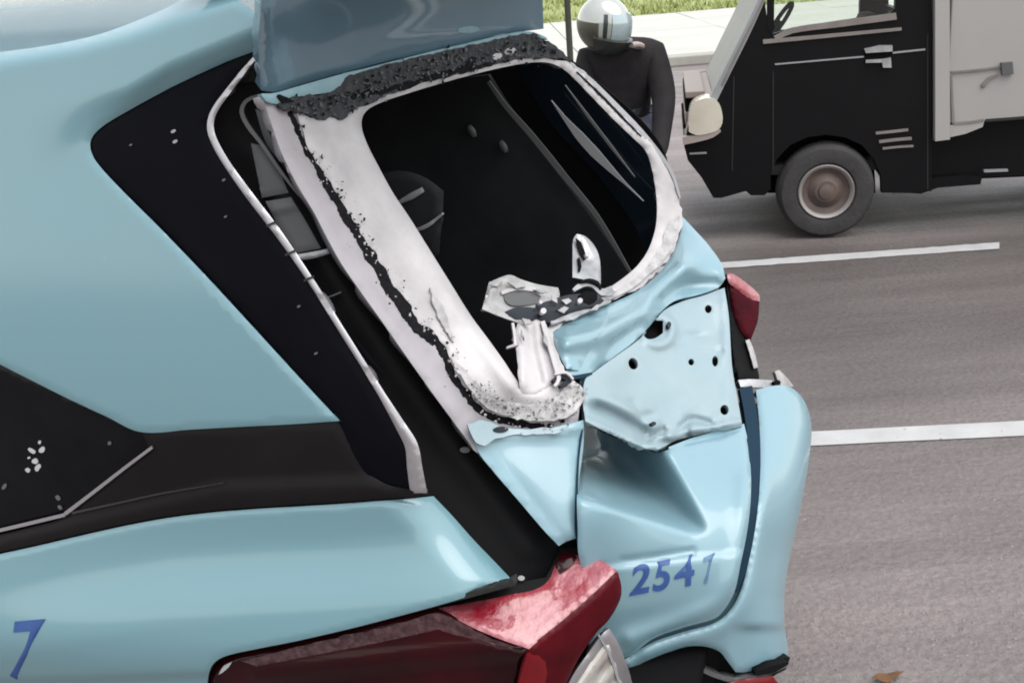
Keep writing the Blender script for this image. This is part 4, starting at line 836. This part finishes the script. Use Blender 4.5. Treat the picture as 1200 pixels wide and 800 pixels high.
# front lamp, indicator and grille
def front_x(px, py, x):
    d = rays([px], [py])[0]; P = CAM+d*(x/d[0]); return (P[1], P[2])
HL = [(811, 122), (822, 115), (834, 114), (842, 120), (846, 132), (846, 143), (841, 151), (830, 155), (816, 157), (807, 153), (807, 136)]
bm = bmesh.new(); add_prism(bm, vpoly(HL, 5), YN-.05, YN+.14); bmesh.ops.bevel(bm, geom=[e for e in bm.edges if abs(e.verts[0].co.y-(YN-.05)) < 1e-4 and abs(e.verts[1].co.y-(YN-.05)) < 1e-4 and len(e.link_faces) == 2 and e.calc_face_angle(0) > .5], offset=.06, segments=5, affect='EDGES')
hl = vobj('headlight', bm, M['cream'], None, True)
bm = bmesh.new(); add_prism(bm, vpoly(ribbon([(800, 164), (818, 161), (834, 157), (843, 151)], 9, 5, 6)), YN-.045, YN+.02); vobj('lamp_rim', bm, M['lamp_rim'], hl)
bm = bmesh.new(); add_prism(bm, vpoly(ribbon([(808, 180), (828, 179)], 2)), YN-.01, YN+.02); vobj('bumper_strip', bm, M['trim_pale'])
xn = vxz(812, 128)[0]
def front_block(name, y0, y1, pz0, pz1, depth, m, dx=0):
    bm = bmesh.new(); add_box(bm, (xn+dx, (y0+y1)/2, (pz0+pz1)/2), (depth, abs(y1-y0), abs(pz1-pz0)), .006); return vobj(name, bm, m)
zt = vxz(822, 117)[1]
front_block('grille', YN+.22, YN+1.30, zt-.015, zt-.10, .09, M['void'], .0)
front_block('grille_frame', YN+.18, YN+1.34, zt+.03, zt-.012, .12, M['van_front'], .02)
front_block('grille_panel', YN+.22, YN+1.30, zt-.105, zt-.19, .09, M['van_front'], .0)
front_block('grille', YN+.30, YN+1.30, zt-.195, zt-.225, .10, M['void'], -.01)
front_block('indicator', YN+.28, YN+.62, zt-.225, zt-.31, .06, M['amber'], -.015)
# seat and steering wheel
bm = bmesh.new(); sx, sz = vxz(1032, 20); add_box(bm, (sx+.02, YN+.45, sz-.26), (.12, .5, .5), .04); vobj('seat', bm, M['seat_brown'], None, True)
bm = bmesh.new(); wx, wz = vxz(922, 30); ctr = Vector((wx, YN+.4, wz)); add_tube(bm, [ctr+Vector((.07*math.cos(a), .17*math.sin(a), .10*math.cos(a))) for a in np.linspace(0, 2*math.pi, 25)], .014, 8, False)
add_tube(bm, [ctr, ctr+Vector((-.18, 0, -.28))], .02); vobj('steering_wheel', bm, M['rubber'], None, True)
bm = bmesh.new(); q = vxz(900, 60); add_box(bm, (q[0]+.10, YN+VW/2, q[1]-.06), (.30, VW-.12, .14), .03); vobj('dashboard', bm, M['rubber'])
bm = bmesh.new(); q = vxz(960, 120); add_box(bm, ((vxz(846, 150)[0]+xa)/2, YN+VW/2, .44), (xa-vxz(846, 150)[0]-.1, VW-.14, .06), 0); vobj('cab_floor', bm, M['rubber'])
# wheels
wz = (vxz(967, 165)[1])/2; R = .302; wc = vxz(968, 222)
def wheel(x, y, flip=1):
    bm = bmesh.new(); s = flip
    add_lathe(bm, [(R-.13, s*.02), (R-.115, s*-.005), (R-.08, s*-.012), (R-.03, s*-.005), (R-.008, s*.025), (R, s*.06), (R, s*.13), (R-.01, s*.165), (R-.05, s*.18), (R-.13, s*.17)], (0, 0, 0), 'Y', 48, False)
    t = vobj('wheel', bm, M['tyre'], None, True); t.location = (x, y, R)
    bm = bmesh.new(); add_lathe(bm, [(R-.128, s*.03), (R-.128, s*.004), (R-.135, s*-.004), (R-.148, s*.004), (R-.155, s*.02)], (0, 0, 0), 'Y', 40, False); vobj('rim', bm, M['hub_rim'], t, True)
    bm = bmesh.new(); add_lathe(bm, [(R-.15, s*.02), (R-.165, s*.035), (R-.19, s*.045), (R-.215, s*.03), (R-.235, s*.012), (.03, s*.012), (.0, s*.010)], (0, 0, 0), 'Y', 40, False); vobj('wheel_disc', bm, M['hub'], t, True)
    bm = bmesh.new(); add_lathe(bm, [(.048, s*.014), (.045, s*-.006), (.02, s*-.012), (0, s*-.012)], (0, 0, 0), 'Y', 20); vobj('hub_cap', bm, M['hub'], t, True)
wheel(wc[0], YN-.015); wheel(wc[0], YN+VW+.015, -1); wheel(wc[0]+2.05, YN-.015); wheel(wc[0]+2.05, YN+VW+.015, -1)
bm = bmesh.new(); add_prism(bm, vpoly([(p[0], p[1]) for p in ARCH]+[(903, 235), (1033, 235)]), YN+.22, YN+VW-.22); vobj('wheel_house', bm, M['void'])
# chassis and cargo box
zc0, zc1 = vxz(1150, 214)[1], vxz(1150, 140)[1]; xb0 = vxz(1094, 80)[0]; xb1 = xb0+2.6
bm = bmesh.new(); add_box(bm, ((xb0+xb1)/2, YN+VW/2+.02, (zc0+zc1)/2), (xb1-xb0, VW-.16, zc1-zc0), .01); vobj('chassis', bm, M['van_black'])
bm = bmesh.new(); add_prism(bm, vpoly([(1036, 210), (1090, 210), (1130, 206), (1152, 208), (1150, 217), (1100, 221), (1080, 228), (1062, 227), (1044, 222)]), YN+.02, YN+.4); vobj('side_skirt', bm, M['van_black'])
bm = bmesh.new(); add_prism(bm, vpoly(ribbon([(1155, 202), (1183, 201)], 2.5)), YN+.03, YN+.06); vobj('chassis_strap', bm, M['trim_pale'])
bm = bmesh.new(); q = vxz(1058, 224); add_box(bm, (q[0], YN+.12, q[1]-.01), (.09, .1, .05), .01); vobj('fuel_cap', bm, M['trim_pale'])
zb = vxz(1150, 142)[1]; zp = vxz(1100, 161)[1]
bm = bmesh.new(); add_box(bm, ((xb0+xb1)/2+.04, YN+VW/2, zb+.85), (xb1-xb0-.08, VW+.04, 1.70), .008); box = vobj('cargo_box', bm, M['van_box'])
bm = bmesh.new(); add_prism(bm, [vxz(1093.5, -240), vxz(1110, -240), vxz(1111, 162), vxz(1094, 164)], YN-.05, YN+.03); vobj('corner_post', bm, M['van_box'], box)
bm = bmesh.new(); add_prism(bm, vpoly([(1112, 160), (1112, 146), (1152, 141), (1150, 148), (1130, 156)]), YN-.03, YN+.02); vobj('step_bracket', bm, M['van_box'], box)
def boxline(pts, wd, m, name, pr=.034):
    bm = bmesh.new(); add_prism(bm, vpoly(ribbon(pts, *wd, step=10)), YN-pr, YN-.015); return vobj(name, bm, m, box)
boxline([(1112, 84), (1140, 82), (1172, 78)], (2.4, 2.4), M['seam'] if 0 else M['sill'], 'hatch_edge')
boxline([(1113, 84), (1114, 112), (1116, 144)], (2.4, 3), M['sill'], 'hatch_edge')
boxline([(1116, 144), (1134, 143), (1151, 140)], (3, 3), M['sill'], 'hatch_edge')
boxline([(1150, 101), (1157, 92), (1168, 87)], (5, 2), M['sill'], 'hatch_latch')
boxline([(1154, 140.5), (1240, 134)], (3, 3), M['rubber'], 'box_seal')
bm = bmesh.new(); add_prism(bm, vpoly([(1171, 73), (1184, 72), (1185, 86), (1172, 87)], 4), YN-.05, YN); vobj('hatch_latch', bm, M['lining_grey'], box)

# ================================================================== RIDER
def at_z(px, py, z):
    d = rays([px], [py])[0]; return CAM+d*((z-CAMH)/d[2])
def skin_obj(name, joints, edges, m, parent=None, sub=2, root=0):
    me = bpy.data.meshes.new(name); me.from_pydata([j[:3] for j in joints], edges, [])
    o = link(name, me, m, parent); sk = o.modifiers.new('skin', 'SKIN')
    for v, j in zip(me.skin_vertices[0].data, joints):
        v.radius = (j[3], j[4] if len(j) > 4 else j[3])
    me.skin_vertices[0].data[root].use_root = True
    sb = o.modifiers.new('sub', 'SUBSURF'); sb.levels = sub; sb.render_levels = sub
    for p in me.polygons: p.use_smooth = True
    sk.use_smooth_shade = True
    return o
HC = at_z(707, 32, 1.43)         # helmet centre
M['skin'] = mat('skin', (.36, .20, .14), .55, noise=(20, .4, (.42, .24, .17)))
M['jacket'] = mat('dark_jacket', (.022, .019, .021), .75, spec=.15, noise=(7, .8, (.048, .041, .044)), bump=(9, 1.0))
M['jeans'] = mat('grey_blue_jeans', (.10, .11, .17), .85, noise=(12, .7, (.16, .17, .24)), bump=(60, .3))
M['helmet_white'] = mat('silver_helmet', (.74, .75, .70), .16, .25, 1, noise=(6, .8, (.52, .54, .47)))
M['helmet_dark'] = mat('dark_helmet_band', (.03, .033, .028), .35, 0, .3, noise=(9, .6, (.05, .052, .04)))
M['helmet_olive'] = mat('olive_helmet_side', (.12, .11, .075), .4, 0, .3, noise=(12, .8, (.05, .05, .03)))
M['visor'] = mat('visor', (.42, .50, .52), .05, .3, .6, noise=(4, .5, (.3, .36, .38)))
M['strap'] = mat('pink_scarf', (.62, .50, .47), .7, noise=(30, .4, (.55, .43, .40)))
hx, hy, hz = HC
hip = (hx+.26, hy+.06, .80)
RH = math.radians(82); _c, _s = math.cos(RH), math.sin(RH)
def W(dx, dy, z):
    dy = dy-.15*min(1, max(0, (1.42-z)/.12)); return (hx+dx*_c-dy*_s, hy+dx*_s+dy*_c, z)
# body: one continuous figure, seated, facing left
J = [W(.26, .06, .82)+(.09, .085), W(.24, .06, 1.00)+(.10, .09), W(.19, .06, 1.18)+(.10, .10), W(.12, .06, 1.29)+(.07, .06), W(.05, .03, 1.36)+(.055,), W(.0, .0, 1.44)+(.085, .085), W(-.01, 0, 1.50)+(.07,),
     W(.15, -.13, 1.24)+(.06,), W(.07, -.18, .98)+(.045,), W(-.18, -.15, .74)+(.036,), W(-.27, -.14, .725)+(.030, .018),
     W(.15, .25, 1.24)+(.06,), W(.04, .33, 1.00)+(.045,), W(-.18, .27, .74)+(.036,), W(-.27, .26, .725)+(.030, .018),
     W(.20, -.06, .80)+(.075,), W(-.18, -.10, .74)+(.055,), W(-.10, -.10, .36)+(.045,), W(-.10, -.10, .27)+(.035,), W(-.24, -.11, .245)+(.03,),
     W(.20, .18, .80)+(.075,), W(-.18, .22, .74)+(.055,), W(-.10, .22, .36)+(.045,), W(-.10, .22, .27)+(.035,), W(-.24, .23, .245)+(.03,)]
Ed = [(0, 1), (1, 2), (2, 3), (3, 4), (4, 5), (5, 6), (2, 7), (7, 8), (8, 9), (9, 10), (2, 11), (11, 12), (12, 13), (13, 14), (0, 15), (15, 16), (16, 17), (17, 18), (18, 19), (0, 20), (20, 21), (21, 22), (22, 23), (23, 24)]
for base, yc in ((10, -.14), (14, .26)):
    for k in range(4):
        i = len(J); dy = (-.027+.018*k); l = (.030, .034, .032, .025)[k]
        J += [W(-.297, yc+dy, .729)+(.0095,), W(-.297-l, yc+dy, .715)+(.0088,), W(-.297-l*.9, yc+dy, .685)+(.008,)]; Ed += [(base, i), (i, i+1), (i+1, i+2)]
    i = len(J); J += [W(-.262, yc+.035*(1 if yc < 0 else -1), .712)+(.011,), W(-.287, yc+.042*(1 if yc < 0 else -1), .685)+(.009,)]; Ed += [(base, i), (i, i+1)]
rider = skin_obj('person', J, Ed, M['skin'])
tag(rider, 'motorcycle rider in dark jacket and white helmet between taxi and van', 'person')
jk = [W(.26, .06, .74)+(.185, .175), W(.245, .06, 1.00)+(.175, .16), W(.20, .06, 1.17)+(.175, .17), W(.12, .05, 1.30)+(.09, .085), W(.07, .035, 1.345)+(.07,), W(.16, -.14, 1.235)+(.10,), W(.06, -.185, 1.00)+(.075,), W(-.16, -.15, .755)+(.052,), W(-.25, -.142, .735)+(.046, .03), W(.16, .26, 1.235)+(.095,), W(.06, .305, 1.00)+(.072,), W(-.16, .27, .755)+(.052,), W(-.25, .262, .735)+(.046, .03)]
skin_obj('jacket', jk, [(0, 1), (1, 2), (2, 3), (3, 4), (2, 5), (5, 6), (6, 7), (7, 8), (2, 9), (9, 10), (10, 11), (11, 12)], M['jacket'], rider)
tr = [W(.27, .06, .82)+(.16, .15), W(.20, -.06, .80)+(.10,), W(-.18, -.10, .745)+(.078,), W(-.11, -.10, .32)+(.058,), W(.20, .18, .80)+(.10,), W(-.18, .22, .745)+(.078,), W(-.11, .22, .32)+(.058,)]
skin_obj('trousers', tr, [(0, 1), (1, 2), (2, 3), (0, 4), (4, 5), (5, 6)], M['jeans'], rider)
for yy in (-.105, .225):
    skin_obj('shoe', [W(-.08, yy, .255)+(.045, .04), W(-.17, yy, .235)+(.042, .035), W(-.27, yy, .225)+(.035, .025)], [(0, 1), (1, 2)], M['rubber'], rider)
# helmet: turned towards the camera's right
HZ = math.radians(-38)      # facing direction measured in the ground plane
def helm_part(name, m, cond, r=1.0, th=.006, parent=None):
    bm = bmesh.new(); n1, n2 = 40, 28; g = {}
    for i in range(n1):
        for j in range(n2+1):
            a = 2*math.pi*i/n1; p = -math.pi/2+math.pi*j/n2
            x, y, z = math.cos(a)*math.cos(p), math.sin(a)*math.cos(p), math.sin(p)
            g[i, j] = (a, p, Vector((x*.150*(1+.10*max(0, x)), y*.126, z*.148-(.02*max(0, x) if z < 0 else 0)))*r)
    vc = {}
    for i in range(n1):
        for j in range(n2):
            a = (g[i, j][0]+math.pi/n1+math.pi) % (2*math.pi)-math.pi; p = g[i, j][1]+math.pi/n2/2
            if cond(a, p):
                ks = [(i, j), ((i+1) % n1, j), ((i+1) % n1, j+1), (i, j+1)]
                for k in ks:
                    if k not in vc: vc[k] = bm.verts.new(g[k][2])
                try: bm.faces.new([vc[k] for k in ks])
                except ValueError: pass
    bmesh.ops.remove_doubles(bm, verts=bm.verts, dist=1e-5)
    bmesh.ops.recalc_face_normals(bm, faces=bm.faces); bmesh.ops.solidify(bm, geom=bm.faces[:], thickness=-th)
    bmesh.ops.rotate(bm, verts=bm.verts, cent=(0, 0, 0), matrix=Matrix.Rotation(HZ, 3, 'Z') @ Matrix.Rotation(math.radians(8), 3, 'Y'))
    for v in bm.verts: v.co += Vector((hx, hy, hz+.02))
    return bm_obj(name, bm, m, parent, True, 50)
hm = helm_part('helmet', M['helmet_white'], lambda a, p: p > -.85 and not (abs(a) < .8 and -.62 < p < .35) and not (abs(a) > 1.3 and p < -.25), parent=rider)
helm_part('visor', M['visor'], lambda a, p: abs(a) < .86 and -.42 < p < .42, 1.045, .006, hm)
helm_part('chin_guard', M['helmet_dark'], lambda a, p: abs(a) < 1.35 and -1.0 < p <= -.36, 1.08, .02, hm)
helm_part('helmet_stripe', M['helmet_dark'], lambda a, p: -1.16 < a < -.88 and -.3 < p < .5, 1.03, .004, hm)
helm_part('helmet_side', M['helmet_olive'], lambda a, p: a < -1.2 and -1.1 < p < .16, 1.02, .006, hm)
bm = bmesh.new(); add_tube(bm, [W(-.005+.075*math.cos(a), -.005+.075*math.sin(a), 1.315+.012*math.sin(a*2)) for a in np.linspace(math.radians(-150), math.radians(10), 16)], .016, 8); bm_obj('scarf', bm, M['strap'], rider)

# motor scooter under the rider
M['scooter'] = mat('scooter_body', (.05, .05, .06), .3, 0, .5, noise=(6, .5, (.07, .07, .08)))
sc = thing('motor_scooter', 'dark motor scooter under the helmeted rider, mostly hidden by the taxi', 'motorcycle', W(.0, .06, 0), RH)
def sobj(name, bm, m, parent=None): return bm_obj(name, bm, m, parent or sc, True)
for x in (-.62, .62):
    bm = bmesh.new(); add_lathe(bm, [(.17, -.03), (.20, -.045), (.24, -.045), (.275, -.03), (.285, 0), (.275, .03), (.24, .045), (.20, .045), (.17, .03)], (0, 0, 0), 'Y', 36, False); t = sobj('wheel', bm, M['tyre']); t.location = (x, 0, .285)
    bm = bmesh.new(); add_lathe(bm, [(.175, -.03), (.15, -.02), (.05, -.015), (0, -.02)], (0, 0, 0), 'Y', 30); add_lathe(bm, [(.175, .03), (.15, .02), (.05, .015), (0, .02)], (0, 0, 0), 'Y', 30); sobj('rim', bm, M['hub_rim'], t)
bm = bmesh.new(); add_prism(bm, [(-.40, .26), (.35, .26), (.60, .42), (.80, .62), (.78, .70), (.20, .68), (.02, .60), (-.12, .36), (-.28, .36), (-.40, .62), (-.46, .90), (-.52, .90), (-.54, .60)], -.13, .13); bmesh.ops.bevel(bm, geom=[e for e in bm.edges if len(e.link_faces) == 2 and e.calc_face_angle(0) > 1.2], offset=.02, segments=2, affect='EDGES'); sobj('body', bm, M['scooter'])
bm = bmesh.new(); add_box(bm, (.38, 0, .715), (.74, .24, .07), .03); sobj('saddle', bm, M['rubber'])
bm = bmesh.new(); add_tube(bm, [(-.28, -.21, .715), (-.31, -.14, .71), (-.40, 0, .70), (-.31, .14, .71), (-.28, .21, .715)], .014, 8); hb = sobj('handlebar', bm, M['rubber'])
bm = bmesh.new(); add_tube(bm, [(-.44, 0, .80), (-.62, 0, .30)], .03, 10); sobj('fork', bm, M['steel'])
bm = bmesh.new(); add_box(bm, (-.50, 0, .86), (.10, .2, .13), .03); sobj('headlight', bm, M['cream'])
bm = bmesh.new(); add_box(bm, (.80, 0, .60), (.06, .16, .08), .02); sobj('tail_lamp', bm, M['lens_bright'])
bm = bmesh.new(); add_tube(bm, [(.1, .12, .26), (.75, .16, .34)], [.03, .045], 10); sobj('exhaust', bm, M['steel'])

# dark post behind the rider
M['post'] = mat('dark_post', (.03, .032, .02), .7, noise=(6, .6, (.06, .06, .035)))
pp = ground(673, 150); bm = bmesh.new(); add_lathe(bm, [(.05, 0), (.05, .05), (.034, .08), (.032, 2.6), (.0, 2.62)], (0, 0, 0), 'Z', 14)
po = bm_obj('street_post', bm, M['post'], None); po.location = (pp[0], pp[1], 0); tag(po, 'thin dark upright post just behind the rider helmet', 'post')

# fallen leaf and grit
M['leaf'] = mat('orange_leaf', (.42, .20, .09), .7, noise=(30, .6, (.5, .3, .16)))
lp = ground(1040, 796); bm = bmesh.new(); n = 9
L_ = [bm.verts.new((.045*(k/(n-1)-.5)*2, .018*math.sin(math.pi*k/(n-1)), .012+.006*math.sin(k))) for k in range(n)]; R_ = [bm.verts.new((.045*(k/(n-1)-.5)*2, -.018*math.sin(math.pi*k/(n-1))-.0005, .012+.006*math.cos(k))) for k in range(n)]
for k in range(n-1): bm.faces.new((L_[k], L_[k+1], R_[k+1], R_[k]))
bmesh.ops.solidify(bm, geom=bm.faces[:], thickness=.0015)
lf = bm_obj('fallen_leaf', bm, M['leaf']); lf.location = (lp[0], lp[1], 0); lf.rotation_euler = (0, 0, .2); tag(lf, 'small orange fallen leaf on the asphalt', 'leaf')

# loose grit on the asphalt close to the camera
M['grit'] = mat('grit', (.40, .36, .36), .8, noise=(60, .9, (.24, .22, .22)))
bm = bmesh.new(); r = random.Random(9)
for k in range(900):
    p = ground(r.uniform(880, 1330), 545+r.random()**.7*330); p = Vector((p[0]+r.gauss(0, .05), p[1]+r.gauss(0, .05), 0)); h = r.uniform(.0025, .0075)*(1.6 if r.random() < .05 else 1)
    base = [bm.verts.new(p+Vector((math.cos(a+r.uniform(-.4, .4))*h*r.uniform(.7, 1.3), math.sin(a)*h*r.uniform(.7, 1.2), -.001))) for a in (0, 1.57, 3.14, 4.71)]
    top = bm.verts.new(p+Vector((r.uniform(-.3, .3)*h, r.uniform(-.3, .3)*h, h*r.uniform(.5, .9))))
    for i in range(4): bm.faces.new((base[i], base[(i+1) % 4], top))
tag(bm_obj('grit', bm, M['grit'], smooth=False), 'loose grit scattered on the near asphalt', None, kind='stuff')
